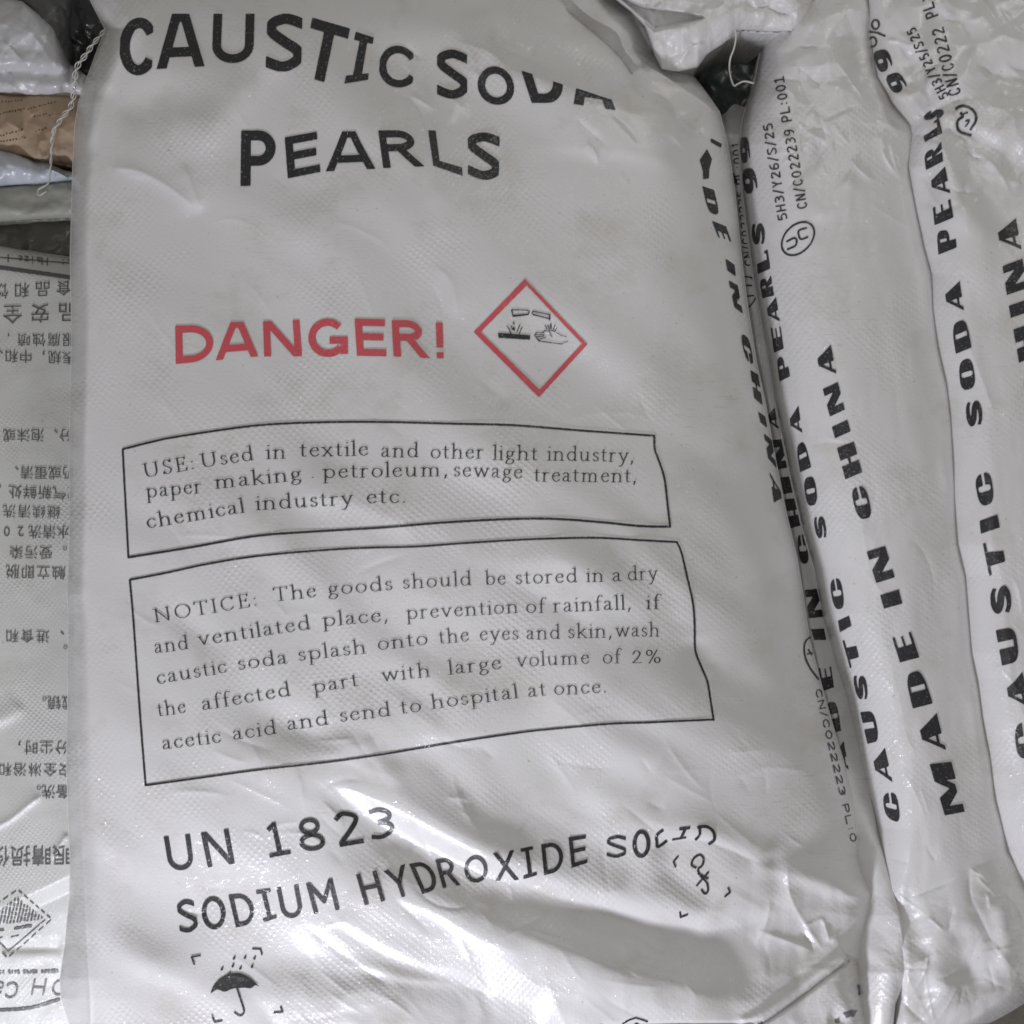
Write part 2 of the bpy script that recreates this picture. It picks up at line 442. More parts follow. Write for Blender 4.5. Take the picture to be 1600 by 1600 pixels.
class Print:
    """collects inked shapes in drawing coordinates, then drapes them over a Sheet as one mesh"""

    def __init__(self): self.V = []; self.F = []; self.n = 0

    def add(self, V, F):
        if len(V) == 0: return
        self.V.append(V); self.F += [f + self.n for f in F]; self.n += len(V)

    def sdf(self, fn, box, cell=0.9, mp=None, rough=0.25, flip=False, seed=0):
        """fn(X,Y) signed distance in its own coordinates; mp maps those to drawing coordinates (default identity)"""
        x0, y0, x1, y1 = box
        X, Y = np.meshgrid(np.arange(x0 - 2 * cell, x1 + 2.5 * cell, cell), np.arange(y0 - 2 * cell, y1 + 2.5 * cell, cell))
        F = fn(X, Y)
        if rough: F = F + rough * vnoise(X * 0.35, Y * 0.35, 3 + seed) * 2
        V, Fc = contour(F)
        if len(V) == 0: return
        xx = X[0, 0] + V[:, 0] * cell; yy = Y[0, 0] + V[:, 1] * cell
        if mp is not None: xx, yy = mp(xx, yy)
        if flip: Fc = [f[::-1] for f in Fc]
        self.add(np.stack([xx, yy], -1), Fc)

    def lines(self, lst, w, round_cap=False, rough=0.2, cell=0.9):
        pts = np.vstack([np.array(p, float) for p in lst]); mw = w if not hasattr(w, '__len__') else max(w)
        self.sdf(lambda X, Y: np.minimum.reduce([sd_line(X, Y, p, w, round_cap) for p in lst]),
                 (pts[:, 0].min() - mw, pts[:, 1].min() - mw, pts[:, 0].max() + mw, pts[:, 1].max() + mw), cell, rough=rough)

    def poly(self, pts, rough=0.25):
        p = np.array(pts, float); self.sdf(lambda X, Y: sd_poly(X, Y, p), (*p.min(0), *p.max(0)), 0.9, rough=rough)

    def drape(self, name, sheet, mat, parent, off=0.0005):
        if not self.V: return None
        V = np.vstack(self.V); P = sheet.place(V[:, 0], V[:, 1], off)
        return new_mesh(name, P, self.F, mat, parent, V / 1000.0)


def arc(cx, cy, rx, ry, a0, a1, n=18):
    t = np.radians(np.linspace(a0, a1, n)); return [(cx + rx * math.cos(q), cy + ry * math.sin(q)) for q in t]


def sans(ch, w, t):
    """plain bold letter in a box w wide and 1 high, stroke t: list of (points, width)"""
    m = t / 2; x0, x1, y0, y1 = m, w - m, m, 1 - m; c = w / 2; S = []
    if ch == 'C': S = [arc(w * .56, .5, w * .56 - m, .5 - m, 33, 327, 30)]
    elif ch == 'G': S = [arc(c, .5, c - m, .5 - m, 45, 320, 26), [(x1 - w * .0, .08), (x1, .47)], [(c + w * .04, .44), (w, .44)]]
    elif ch == 'A': S = [[(m * .9 - .04 * w, -.08), (c - m * .55, 1.06)], [(w - m * .9 + .04 * w, -.08), (c + m * .55, 1.06)], [(w * .24, .29), (w * .76, .29)], [(c - m, 1 - m * .7), (c + m, 1 - m * .7)]]
    elif ch == 'U': S = [[(x0, 1)] + arc(c, .36 + 0, c - m, .36 - m, 180, 360, 16) + [(x1, 1)]]
    elif ch == 'S': S = [fine([(w + .05, .80), (c + w * .2, y1 - .02), (c - w * .04, y1), (x0 + w * .03, .83), (x0 + w * .03, .68), (c, .515), (x1 - w * .02, .36), (x1 - w * .02, .2), (c + w * .05, y0), (c - w * .2, y0 + .015), (-.06, .20)], 6)]
    elif ch == 'T': S = [[(0, y1), (w, y1)], [(c, 0), (c, 1)]]
    elif ch == 'I': S = [[(c, 0), (c, 1)], [(0, 1 - t * .36), (w, 1 - t * .36)], [(0, t * .36), (w, t * .36)]]
    elif ch == 'O' or ch == '0': S = [arc(c, .5, c - m, .5 - m, 0, 360, 34)]
    elif ch == 'D': S = [[(x0, 0), (x0, 1)], [(x0, y1), (w * .42, y1)] + arc(w * .42, .5, w * .58 - m, .5 - m, 90, -90, 20) + [(x0, y0)]]
    elif ch == 'P': S = [[(x0, 0), (x0, 1)], [(x0, y1), (w * .5, y1)] + arc(w * .5, .68, w * .5 - m, .32 - m, 90, -90, 14) + [(x0, .36 + m)]]
    elif ch == 'R': S = [[(x0, 0), (x0, 1)], [(x0, y1), (w * .42, y1)] + arc(w * .46, .72, w * .42 - m, .28 - m, 90, -90, 14) + [(x0, .44 + m)], [(w * .48, .5), (w * .98 - m * .9, -.06)]]
    elif ch == 'E': S = [[(x0, 0), (x0, 1)], [(0, y1), (w, y1)], [(0, y0), (w, y0)], [(0, .52), (w * .93, .52)]]
    elif ch == 'L': S = [[(x0, 0), (x0, 1)], [(0, y0), (w, y0)]]
    elif ch == 'H': S = [[(x0, 0), (x0, 1)], [(x1, 0), (x1, 1)], [(x0, .52), (x1, .52)]]
    elif ch == 'N': S = [[(x0, 0), (x0, 1)], [(x1, 0), (x1, 1)], [(x0 + m * .1, 1.0), (x1 - m * .1, 0)]]
    elif ch == 'M': S = [[(x0, 0), (x0, 1)], [(x1, 0), (x1, 1)], [(x0, .97), (c, .34), (x1, .97)]]
    elif ch == 'Y': S = [[(m * .7, 1.05), (c, .46), (w - m * .7, 1.05)], [(c, 0), (c, .5)]]
    elif ch == 'X': S = [[(m * .7, 1.05), (w - m * .7, -.05)], [(w - m * .7, 1.05), (m * .7, -.05)]]
    elif ch == '!': S = [[(c, .30), (c, 1)], [(c, 0), (c, .17)]]
    elif ch == '1': S = [[(c, 0), (c, 1)], [(c * .25, .80), (c, .93)], [(0, t * .4), (w, t * .4)]]
    elif ch == '2': S = [fine([(x0, .78), (c * .6, y1 - .03), (c, y1), (x1 - .02, .83), (x1 - .02, .66), (c, .36), (x0 + .02, y0 + .04)], 6), [(x0 - m * .4, y0), (w, y0)]]
    elif ch == '3': S = [fine([(x0, .88), (c, y1), (x1 - .03, .80), (x1 - .05, .62), (c * .8, .53)], 6), fine([(c * .8, .53), (x1 - .03, .44), (x1, .24), (c, y0), (x0 - .02, .10)], 6)]
    elif ch == '5': S = [[(x1, y1), (x0 + .04, y1)], fine([(x0 + .05, .95), (x0 + .02, .55), (c, .62), (x1, .42), (x1 - .02, .16), (c, y0), (x0, .10)], 6)]
    elif ch == '6': S = [arc(c, .31, c - m, .31 - m, 0, 360, 24), fine([(x1 - .03, .93), (c, y1), (x0 + .05, .7), (x0, .34)], 6)]
    elif ch == '9': S = [arc(c, .69, c - m, .31 - m, 0, 360, 24), fine([(x0 + .03, .07), (c, y0), (x1 - .05, .3), (x1, .66)], 6)]
    elif ch == '8': S = [arc(c, .745, c * .84 - m, .255 - m * .9, 0, 360, 24), arc(c, .27, c - m, .27 - m * .9, 0, 360, 24)]
    elif ch == '/': S = [[(0, -.08), (w, 1.08)]]
    elif ch == ':': S = [[(c, .12), (c, .28)], [(c, .58), (c, .74)]]
    elif ch == '%': S = [arc(w * .2, .75, w * .16, .2, 0, 360, 16), arc(w * .8, .25, w * .16, .2, 0, 360, 16), [(w * .2, 0), (w * .8, 1)]]
    return [(s, t) for s in S]


def slab(ch, X, Y, w, h):
    """very wide poster letter, filled shapes in a box w by h; X along the reading direction, Y up"""
    R = lambda a, b, c, d: sd_rect(X, Y, a * w, b * h, c * w, d * h)
    E = lambda a, b, c, d, n=2.8: sd_se(X, Y, a * w, b * h, c * w, d * h, n)
    Q = lambda *p: sd_poly(X, Y, [(x * w, y * h) for x, y in p])
    U = lambda *a: np.minimum.reduce(a)
    sub = lambda a, *b: np.maximum.reduce([a] + [-q for q in b])
    if ch == 'I': return R(0, 0, 1, 1)
    if ch == 'H': return U(R(0, 0, .41, 1), R(.59, 0, 1, 1), R(.35, .44, .65, .58))
    if ch == 'E': return U(R(0, 0, .55, 1), R(.5, 0, 1, .13), R(.5, .46, .95, .57), R(.5, .87, 1, 1))
    if ch == 'T': return U(R(.28, 0, .72, 1), R(0, .85, 1, 1))
    if ch == 'L': return U(R(0, 0, .52, 1), R(.4, 0, 1, .16), R(.86, 0, 1, .3))
    if ch == 'D': return sub(U(R(0, 0, .45, 1), E(-.1, 0, 1, 1)) if False else np.maximum(E(-.55, 0, 1, 1, 3.2), -X), R(.44, .13, .60, .87))
    if ch == 'O': return sub(E(0, 0, 1, 1), E(.41, .13, .59, .87, 4))
    if ch == 'C': return sub(E(0, 0, 1, 1), E(.42, .13, .62, .87, 4), R(.55, .42, 1.1, .58))
    if ch == 'U': return sub(U(R(0, .4, .45, 1), R(.66, .4, 1, 1), np.maximum(E(0, 0, 1, 1.0, 2.8), Y - .55 * h)), R(.45, .2, .66, 1.1))
    if ch == 'A': return U(Q((.36, 1), (.64, 1), (1, 0), (.46, 0)), Q((0, 0), (.13, 0), (.47, .97), (.38, 1)), R(.16, .2, .7, .33))
    if ch == 'N': return U(R(0, 0, .26, 1), R(.74, 0, 1, 1), Q((0, 1), (.42, 1), (1, 0), (.58, 0)))
    if ch == 'M': return U(R(0, 0, .16, 1), R(.66, 0, 1, 1), Q((0, 1), (.34, 1), (.56, .1), (.40, .1)), Q((.40, .1), (.56, .1), (.8, 1), (.66, 1)))
    if ch == 'P': return sub(U(R(0, 0, .46, 1), np.maximum(E(.0, .34, 1, 1, 3), -(X - .2 * w))), R(.47, .49, .62, .87))
    if ch == 'R': return sub(U(R(0, 0, .46, 1), np.maximum(E(.0, .42, .95, 1, 3), -(X - .2 * w)), Q((.46, .5), (.66, .5), (1, 0), (.6, 0))), R(.46, .56, .60, .87))
    if ch == 'S':
        pts = fine([(.9 * w, .74 * h), (.72 * w, .88 * h), (.4 * w, .90 * h), (.2 * w, .74 * h), (.34 * w, .58 * h), (.66 * w, .44 * h), (.8 * w, .27 * h), (.6 * w, .10 * h), (.3 * w, .12 * h), (.1 * w, .28 * h)], 6)
        n = len(pts); ws = [h * (.22 + .16 * math.sin(math.pi * i / (n - 1)) ** 2) for i in range(n)]
        return sd_line(X, Y, pts, ws)
    if ch == '9': return U(sub(E(0, .28, 1, 1, 2.6), E(.40, .5, .60, .86, 4)), sub(np.maximum(E(0, 0, 1, 1, 2.8), -(X - .12 * w)), E(-.3, .13, .62, .95, 3)))
    return R(0, 0, 1, 1)


def quad_map(q, w, h):
    """box coordinates (x right, y up) -> drawing, through corners TL, TR, BR, BL"""
    TL, TR, BR, BL = [np.array(p, float) for p in q]

    def f(x, y):
        u = x / w; v = y / h
        P = (1 - u)[:, None] * (1 - v)[:, None] * BL + u[:, None] * (1 - v)[:, None] * BR + u[:, None] * v[:, None] * TR + (1 - u)[:, None] * v[:, None] * TL
        return P[:, 0], P[:, 1]
    return f


def letter(pr, ch, q, t=0.18, style='sans', clip=None, rough=0.16):
    """one printed letter inside the four corners q"""
    TL, TR, BR, BL = [np.array(p, float) for p in q]
    w = (np.linalg.norm(TR - TL) + np.linalg.norm(BR - BL)) / 2; h = (np.linalg.norm(TL - BL) + np.linalg.norm(TR - BR)) / 2
    if style == 'sans':
        st = sans(ch, w / h, t)

        def fn(X, Y):
            r = np.minimum.reduce([sd_line(X / h, Y / h, p, ww) for p, ww in st]) * h
            if ch in 'CS': r = np.maximum(r, np.maximum(w * .02 - X, X - w * .96))
            return np.maximum(r, np.maximum(-Y, Y - h)) if ch not in '/' else r
    else:
        fn = lambda X, Y: slab(ch, X, Y, w, h)
    mp = quad_map(q, w, h)
    if clip is not None:
        f0 = fn

        def fn(X, Y):
            xx, yy = mp(X.ravel(), Y.ravel())
            return np.maximum(f0(X, Y), (clip(xx) - yy).reshape(X.shape))
    pr.sdf(fn, (0, 0, w, h), max(0.55, min(0.9, w / 22)), mp, rough=rough, flip=True, seed=ord(ch[0]) + int(TL[0]) % 7)


def words(sheet, parent, mat, lst, groups, name='printed_word', **kw):
    i = 0
    for n in groups:
        pr = Print()
        for ch, q in lst[i:i + n]: letter(pr, ch, q, **kw)
        pr.drape(name, sheet, mat, parent); i += n


def run(pr, text, x0, y0, x1, y1, h, t=0.13, wid=0.55, gap=0.2, rough=0.12, side=1):
    """a line of thin sans letters from (x0,y0) to (x1,y1) along its baseline"""
    adv = [(.28 if c in ' :' else .36 if c == '/' else .16 if c == 'I' else wid) for c in text]
    tot = sum(adv) + gap * (len(text) - 1)
    d = np.array([x1 - x0, y1 - y0], float); L = np.linalg.norm(d); d /= L
    up = np.array([d[1], -d[0]]) * side
    p = 0
    for c, a in zip(text, adv):
        A = np.array([x0, y0]) + d * L * p / tot; B = np.array([x0, y0]) + d * L * (p + a) / tot
        if c != ' ': letter(pr, c, (A + up * h, B + up * h, B, A), t, rough=rough)
        p += a + gap


# serif book face drawn with a broad nib; x-height 1, ascender 1.62, capitals 1.5
def serif(ch):
    V = lambda x, y0, y1: [(x, y0), (x, y1)]
    sf = lambda x, y, l=.17, r=.17: [(x - l, y), (x + r, y)]
    fl = lambda x, y: [(x - .2, y - .09), (x, y)]
    O = lambda cx, cy, rx, ry, a=0, b=360, n=22: arc(cx, cy, rx, ry, a, b, n)
    g = {
        'a': (.86, [fine([(.12, .78), (.25, .95), (.42, .95), (.56, .78), (.56, .15), (.66, .02), (.8, .08)], 5), fine([(.55, .58), (.28, .5), (.1, .26), (.22, .04), (.42, .08), (.56, .25)], 5)]),
        'b': (1.02, [V(.18, 0.05, 1.6), fl(.18, 1.6), O(.52, .48, .36, .47)]),
        'c': (.82, [fine([(.72, .75), (.6, .93), (.42, .95), (.14, .72), (.12, .36), (.3, .06), (.52, .03), (.74, .22)], 5)]),
        'd': (1.05, [V(.82, .0, 1.6), fl(.82, 1.6), O(.48, .48, .36, .47), [(.82, 0), (.98, .06)]]),
        'e': (.86, [[(.14, .56), (.74, .62)], fine([(.74, .62), (.62, .92), (.42, .95), (.15, .7), (.13, .34), (.32, .05), (.55, .03), (.76, .22)], 5)]),
        'f': (.62, [fine([(.26, 0), (.26, 1.15), (.38, 1.55), (.58, 1.6), (.7, 1.48)], 5), sf(.26, 0), [(.06, .95), (.56, .95)]]),
        'g': (.9, [O(.42, .66, .26, .29), fine([(.24, .42), (.18, .28), (.3, .14), (.62, .06), (.76, -.16), (.56, -.42), (.3, -.44), (.1, -.28), (.2, -.04), (.36, .08)], 5), [(.62, .86), (.86, .92)]]),
        'h': (1.08, [V(.2, 0, 1.6), fl(.2, 1.6), sf(.2, 0), fine([(.2, .68), (.46, .94), (.7, .9), (.82, .64), (.82, 0)], 5), sf(.82, 0)]),
        'i': (.46, [V(.22, 0, .96), fl(.22, .96), sf(.22, 0), [(.21, 1.38), (.23, 1.40)]]),
        'k': (1.0, [V(.2, 0, 1.6), fl(.2, 1.6), sf(.2, 0), [(.78, .95), (.24, .45)], [(.4, .58), (.86, .0)], sf(.78, .95, .12, .14), sf(.88, 0, .12, .12)]),
        'l': (.46, [V(.22, 0, 1.6), fl(.22, 1.6), sf(.22, 0)]),
        'm': (1.6, [V(.2, 0, .96), fl(.2, .96), sf(.2, 0), fine([(.2, .68), (.44, .94), (.66, .88), (.76, .64), (.76, 0)], 5), sf(.76, 0), fine([(.76, .68), (1.0, .94), (1.22, .88), (1.32, .64), (1.32, 0)], 5), sf(1.32, 0)]),
        'n': (1.08, [V(.2, 0, .96), fl(.2, .96), sf(.2, 0), fine([(.2, .68), (.46, .94), (.7, .9), (.82, .64), (.82, 0)], 5), sf(.82, 0)]),
        'o': (.98, [O(.48, .48, .38, .47)]),
        'p': (1.05, [V(.2, -.55, .96), fl(.2, .96), sf(.2, -.55), O(.55, .48, .36, .47)]),
        'r': (.76, [V(.2, 0, .96), fl(.2, .96), sf(.2, 0), fine([(.2, .62), (.36, .9), (.52, .95), (.64, .88)], 5)]),
        's': (.7, [fine([(.56, .8), (.44, .94), (.26, .92), (.14, .74), (.24, .58), (.46, .44), (.58, .26), (.46, .06), (.26, .03), (.1, .2)], 5)]),
        't': (.66, [fine([(.26, 1.25), (.26, .2), (.36, .03), (.54, .06)], 5), [(.04, .95), (.54, .95)]]),
        'u': (1.08, [fine([(.2, .95), (.2, .3), (.34, .04), (.56, .04), (.78, .28)], 5), V(.8, 0, .96), [(.04, .95), (.2, .95)], [(.64, .95), (.8, .95)], [(.8, 0), (.98, .05)]]),
        'v': (.98, [[(.14, .95), (.48, .02), (.82, .95)], sf(.14, .95), sf(.84, .95, .14, .12)]),
        'w': (1.42, [[(.12, .95), (.42, .02), (.7, .9), (1.0, .02), (1.28, .95)], sf(.12, .95), sf(1.3, .95, .14, .12), sf(.68, .95, .12, .06)]),
        'x': (.95, [[(.12, .95), (.8, 0)], [(.76, .95), (.14, 0)], sf(.14, .95), sf(.78, .95, .12, .12), sf(.13, 0, .1, .14), sf(.8, 0, .14, .12)]),
        'y': (.98, [[(.14, .95), (.5, .05)], [(.84, .95), (.4, -.3), (.24, -.5), (.08, -.48)], sf(.14, .95), sf(.84, .95, .14, .12)]),
        'U': (1.5, [fine([(.28, 1.46), (.28, .5), (.45, .1), (.75, .03), (1.05, .12), (1.2, .5), (1.2, 1.46)], 5), sf(.28, 1.47, .24, .2), sf(1.2, 1.47, .2, .2)]),
        'S': (.95, [fine([(.76, 1.22), (.6, 1.45), (.36, 1.44), (.18, 1.2), (.26, .92), (.58, .68), (.78, .42), (.66, .1), (.38, .02), (.14, .26)], 5), V(.78, 1.2, 1.46), V(.12, .04, .3)]),
        'E': (1.15, [V(.3, 0, 1.48), [(.1, 1.47), (.92, 1.47)], [(.1, .02), (1.0, .02)], [(.3, .78), (.76, .78)], V(.92, 1.25, 1.47), V(1.0, .02, .28), V(.76, .66, .9)]),
        'N': (1.55, [V(.28, 0, 1.48), V(1.26, 0, 1.48), [(.24, 1.46), (1.26, .0)], sf(.28, .02), sf(1.26, 1.46), sf(.16, 1.46, .12, .1)]),
        'O': (1.5, [O(.74, .74, .62, .73, 0, 360, 30)]),
        'T': (1.25, [V(.62, 0, 1.46), [(.08, 1.46), (1.16, 1.46)], V(.09, 1.24, 1.46), V(1.15, 1.24, 1.46), sf(.62, .02, .2, .2)]),
        'I': (.66, [V(.33, 0, 1.48), sf(.33, .02, .2, .2), sf(.33, 1.47, .2, .2)]),
        'C': (1.3, [fine([(1.12, 1.18), (.95, 1.42), (.68, 1.46), (.22, 1.1), (.2, .42), (.55, .05), (.85, .04), (1.16, .3)], 6), V(1.13, 1.16, 1.44)]),
        ':': (.5, [[(.24, .1), (.26, .12)], [(.24, .82), (.26, .84)]]),
        '.': (.46, [[(.2, .06), (.22, .08)]]),
        ',': (.46, [[(.2, .06), (.23, .08)], [(.25, .04), (.14, -.26)]]),
        '2': (.95, [fine([(.14, .95), (.3, 1.3), (.56, 1.3), (.72, 1.0), (.5, .5), (.12, .04)], 5), [(.12, .04), (.82, .04)]]),
        '%': (1.4, [O(.36, 1.1, .22, .3), O(1.02, .3, .22, .3), [(1.0, 1.4), (.34, -.05)]]),
    }
    return g.get(ch, (.5, []))


def word(pr, text, x0, y0, x1, y1, xh=14.2, na=.060, nb=.030):
    """one word of the book face from (x0,y0) to (x1,y1) on its baseline, x-height xh"""
    G = [serif(c) for c in text]; tot = sum(a for a, _ in G)
    d = np.array([x1 - x0, y1 - y0], float); L = np.linalg.norm(d); d /= L; up = np.array([d[1], -d[0]])
    sx = L / tot
    o = 0
    for (a, st), c in zip(G, text):
        if st:
            A = np.array([x0, y0]) + d * o * sx; k = nb / na
            ns = na * 14.2 / min(sx, xh) if sx < xh * .8 else na
            dot = 1.55 if c in '.,:' else 1.0

            def fn(X, Y):
                u = (X / sx - a * .07) / .86; v = Y / xh; r = np.full(X.shape, 1e9)
                for p in st:
                    big = dot if (len(p) == 2 and abs(p[0][0] - p[1][0]) < .04 and abs(p[0][1] - p[1][1]) < .04) else 1.0
                    if c == 'i' and p[0][1] > 1.3: big = 1.5
                    q = [(x, y / k) for x, y in p]
                    r = np.minimum(r, sd_line(u, v / k, q, 2 * na * big, True))
                return r * min(sx, xh) * .8
            mp = lambda x, y: (A[0] + d[0] * x + up[0] * y, A[1] + d[1] * x + up[1] * y)
            pr.sdf(fn, (-.15 * sx, -.65 * xh, (a + .1) * sx, 1.72 * xh), 0.55, mp, rough=0.10, flip=True, seed=ord(c))
        o += a


def han(pr, text, x_right, y_mid, size, step, tilt=0.0, cut=None):
    """a line of upside-down glyphs (the sack lies with its head towards the viewer): first character at x_right, running left"""
    for i, ch in enumerate(text):
        if ch == ' ': continue
        cu = bpy.data.curves.new('glyph', 'FONT'); cu.body = ch; cu.resolution_u = 2; cu.size = 1
        ob = bpy.data.objects.new('glyph', cu); COL.objects.link(ob)
        dg = bpy.context.evaluated_depsgraph_get()
        me = bpy.data.meshes.new_from_object(ob.evaluated_get(dg))
        v = np.array([p.co[:] for p in me.vertices]).reshape(-1, 3)[:, :2]; f = [np.array(p.vertices[:]) for p in me.polygons]
        bpy.data.objects.remove(ob); bpy.data.curves.remove(cu); bpy.data.meshes.remove(me)
        if len(v) == 0: continue
        v = (v - np.array([.5 if ord(ch) > 255 else v[:, 0].mean(), .36])) * size * .88
        cx = x_right - i * step; cy = y_mid + tilt * (x_right - cx)
        pr.add(np.stack([cx - v[:, 0] + tilt * v[:, 1] * .0, cy + v[:, 1] + tilt * v[:, 0]], -1), f)


# ================================================================== THE SETTING
def floor():
    g = np.linspace(-1.6, 1.6, 60); X, Y = np.meshgrid(g, g)
    V = np.stack([X, Y, -0.012 + 0.002 * fbm(X * 8, Y * 8, 5)], -1).reshape(-1, 3)
    i = np.arange(3600).reshape(60, 60)
    F = np.stack([i[:-1, :-1], i[:-1, 1:], i[1:, 1:], i[1:, :-1]], -1).reshape(-1, 4)
    o = new_mesh('floor', V, F, M['floor'], None, V[:, :2] * 2)
    o['kind'] = 'structure'


floor()


def edge_f(d, W, p=2.2):
    t = np.clip(d / W, 0, 1)
    return (1 - (1 - t) ** p) ** (1 / p)


# ================================================================== THE MAIN SACK
ML = lerp_tab([(-70, 118), (-30, 128), (0, 140), (20, 150), (45, 163), (60, 158), (90, 147), (130, 132), (160, 122), (200, 116), (260, 113), (330, 111), (400, 109), (500, 111),
               (600, 110), (700, 107), (800, 108), (900, 106), (930, 104), (960, 106), (1100, 105), (1200, 103), (1300, 107), (1350, 109), (1400, 108), (1440, 104), (1475, 101), (1500, 97), (1530, 93), (1560, 95), (1600, 108), (1750, 118)])
MR = lerp_tab([(-70, 955), (0, 968), (25, 1005), (45, 1020), (80, 1028), (105, 1060), (120, 1085), (135, 1097), (150, 1108), (175, 1125), (220, 1136), (260, 1143), (300, 1149), (350, 1154), (400, 1159),
               (480, 1169), (562, 1182), (632, 1197), (700, 1209), (750, 1219), (800, 1229), (870, 1246), (940, 1257), (1000, 1266), (1062, 1282), (1150, 1307), (1200, 1322), (1250, 1335), (1300, 1347), (1340, 1353),
               (1375, 1370), (1400, 1384), (1422, 1385), (1450, 1376), (1480, 1365), (1508, 1352), (1530, 1356), (1600, 1366), (1750, 1368)])
lip = lerp_tab([(600, 0), (760, 60), (790, 104), (818, 112), (850, 123), (880, 133), (905, 140), (950, 155), (1000, 164)])


def main_z(px, py):
    L, R = ML(py), MR(py)
    wl = np.interp(py, [0, 300, 900, 1200, 1450, 1560, 1700], [40, 24, 22, 34, 46, 60, 40]) * 1.25
    fl = edge_f(px - L, wl, 1.9)
    fr = edge_f(R - px, np.interp(py, [0, 200, 600, 1100, 1300, 1420, 1600], [60, 150, 200, 240, 170, 80, 44]), 2.1)
    ft = edge_f(py + 75, 140, 2); fb = edge_f(1755 - py, 90, 2)
    z = 0.078 + 0.056 * fl * fr * ft * fb
    # a broad pillow on top of the rolled edges
    u = (px - L) / (R - L)
    z += 0.022 * np.sin(math.pi * np.clip(u, 0, 1)) ** .8 * np.sin(math.pi * np.clip((py + 100) / 1900, 0, 1)) ** .7
    mid = sst((px - L) / 120) * sst((R - px) / 120)
    # slack undulations running down to the right
    a = 0.62; s = px * math.cos(a) + py * math.sin(a); t = -px * math.sin(a) + py * math.cos(a)
    t = t + 46 * fbm(px / 230, py / 230, 5, 2)
    z += mid * (0.0125 * fbm(s / 400, t / 165, 11, 2) + 0.0019 * fbm(s / 210, t / 84, 21, 1))
    z += mid * 0.0042 * sst((py - 500) / 600) * fbm(s / 230, t / 78, 31, 2) * (.35 + 1.3 * sst(.5 + 2 * vnoise(px / 210, py / 210, 47)))
    R_ = lambda *k, **kw: ridge(px, py, *k, **kw)
    # --- head of the sack: slack neck behind the filled belly
    z -= 0.010 * sst((lip(px) - py + 20) / 70) * sst((px - 640) / 160) * sst((py + 60) / 40)
    z += R_([(700, 60), (800, 108), (880, 140), (960, 160), (1040, 180), (1110, 222)], 3.2, 26, 60, taper=.15)
    z += R_([(690, 52), (745, 32), (800, 30), (870, 60), (940, 100)], 2.2, 16, 40, taper=.25)
    z += R_([(872, -20), (920, 25), (962, 50), (976, 78), (1000, 108)], 10, 26, 7, 'c', taper=.05)
    z -= R_([(880, 10), (930, 50), (972, 92), (998, 130), (1045, 158), (1066, 192), (1110, 216)], 11, 30, 9, 'c', taper=.1)
    z += R_([(965, -10), (1002, 28), (1016, 55), (1024, 82)], 10, 5, 14, 'c', taper=.05)
    z -= R_([(985, 18), (1008, 60), (1020, 84)], 4, 8, 10, 'c', taper=.2)
    z += R_([(1000, 95), (1050, 128), (1100, 160), (1128, 190)], 6, 16, 12, 'c', taper=.2)
    z += R_([(1040, 215), (1075, 235), (1100, 262)], -2.5, 20, 26, taper=.3)
    z += R_([(800, 222), (900, 226), (1000, 236), (1090, 262)], 1.8, 60, 18, taper=.3)
    z += R_([(700, 62), (760, 78), (800, 108), (850, 124), (905, 141), (950, 156), (1000, 165)], 4.0, 12, 46, 'c', taper=.2)
    z -= R_([(1005, 1334), (1050, 1315), (1100, 1314), (1150, 1332), (1190, 1352)], 3.5, 12, 34, 'c', taper=.2)
    rs = np.random.RandomState(19)
    for k in range(170):
        low = rs.rand()
        x, y = (rs.uniform(300, 1250), rs.uniform(1150, 1590)) if low < .5 else (rs.uniform(180, 1080), rs.uniform(180, 1200)) if low < .8 else (rs.uniform(640, 1090), rs.uniform(0, 240))
        an = .62 + rs.normal() * .42; l = rs.uniform(30, 150) * (.7 if low > .8 else 1); bend = rs.normal() * .25
        pts = [(x + l * q * math.cos(an + bend * q), y + l * q * math.sin(an + bend * q)) for q in (-.5, -.17, .17, .5)]
        hh = rs.uniform(.25, .95) * (2 if low > .8 else 1) * (1 if low < .5 or low > .8 else .6) * (1 if rs.rand() < .65 else -1)
        z += mid * R_(pts, hh, rs.uniform(4, 12), rs.uniform(4, 9), 'c', taper=.4)
    # neck corner at the top left
    z += R_([(235, -10), (205, 40), (175, 90), (150, 150)], 3.0, 20, 40, taper=.15)
    z += R_([(165, 60), (150, 110), (142, 170), (138, 240)], 2.5, 10, 18, taper=.2)
    z += R_([(470, 60), (400, 110), (330, 190), (290, 260)], 4.4, 34, 70, taper=.25)
    z -= R_([(160, 190), (230, 165), (310, 150), (380, 140)], 4.5, 40, 36, taper=.3)
    z += R_([(160, 262), (210, 266), (250, 284), (285, 308), (316, 336)], 2.6, 24, 14, 'c', taper=.25)
    z += R_([(284, 250), (300, 290), (316, 336)], 2.0, 12, 22, 'c', taper=.3)
    z += R_([(420, 380), (520, 330), (600, 290)], 1.4, 40, 40, taper=.3)
    z += R_([(660, 285), (690, 320), (705, 385)], 1.0, 18, 18, taper=.3)
    # --- face
    z += R_([(670, 410), (705, 440), (716, 500)], .9, 10, 16, 'c', taper=.3)
    z -= R_([(735, 585), (765, 610), (800, 640)], 1.0, 14, 14, taper=.3)
    z += R_([(920, 625), (970, 665), (990, 680)], .5, 6, 6, 'c', taper=.3)
    z += R_([(430, 770), (520, 772), (600, 800), (680, 840)], 3.4, 54, 24, taper=.3)
    z += R_([(820, 845), (900, 880), (980, 930), (1050, 965)], 3.0, 50, 28, taper=.3)
    z += R_([(1000, 860), (1060, 910), (1090, 990)], 1.2, 22, 22, taper=.3)
    z -= R_([(1080, 990), (1090, 1030), (1110, 1070)], 2.0, 26, 20, taper=.3)
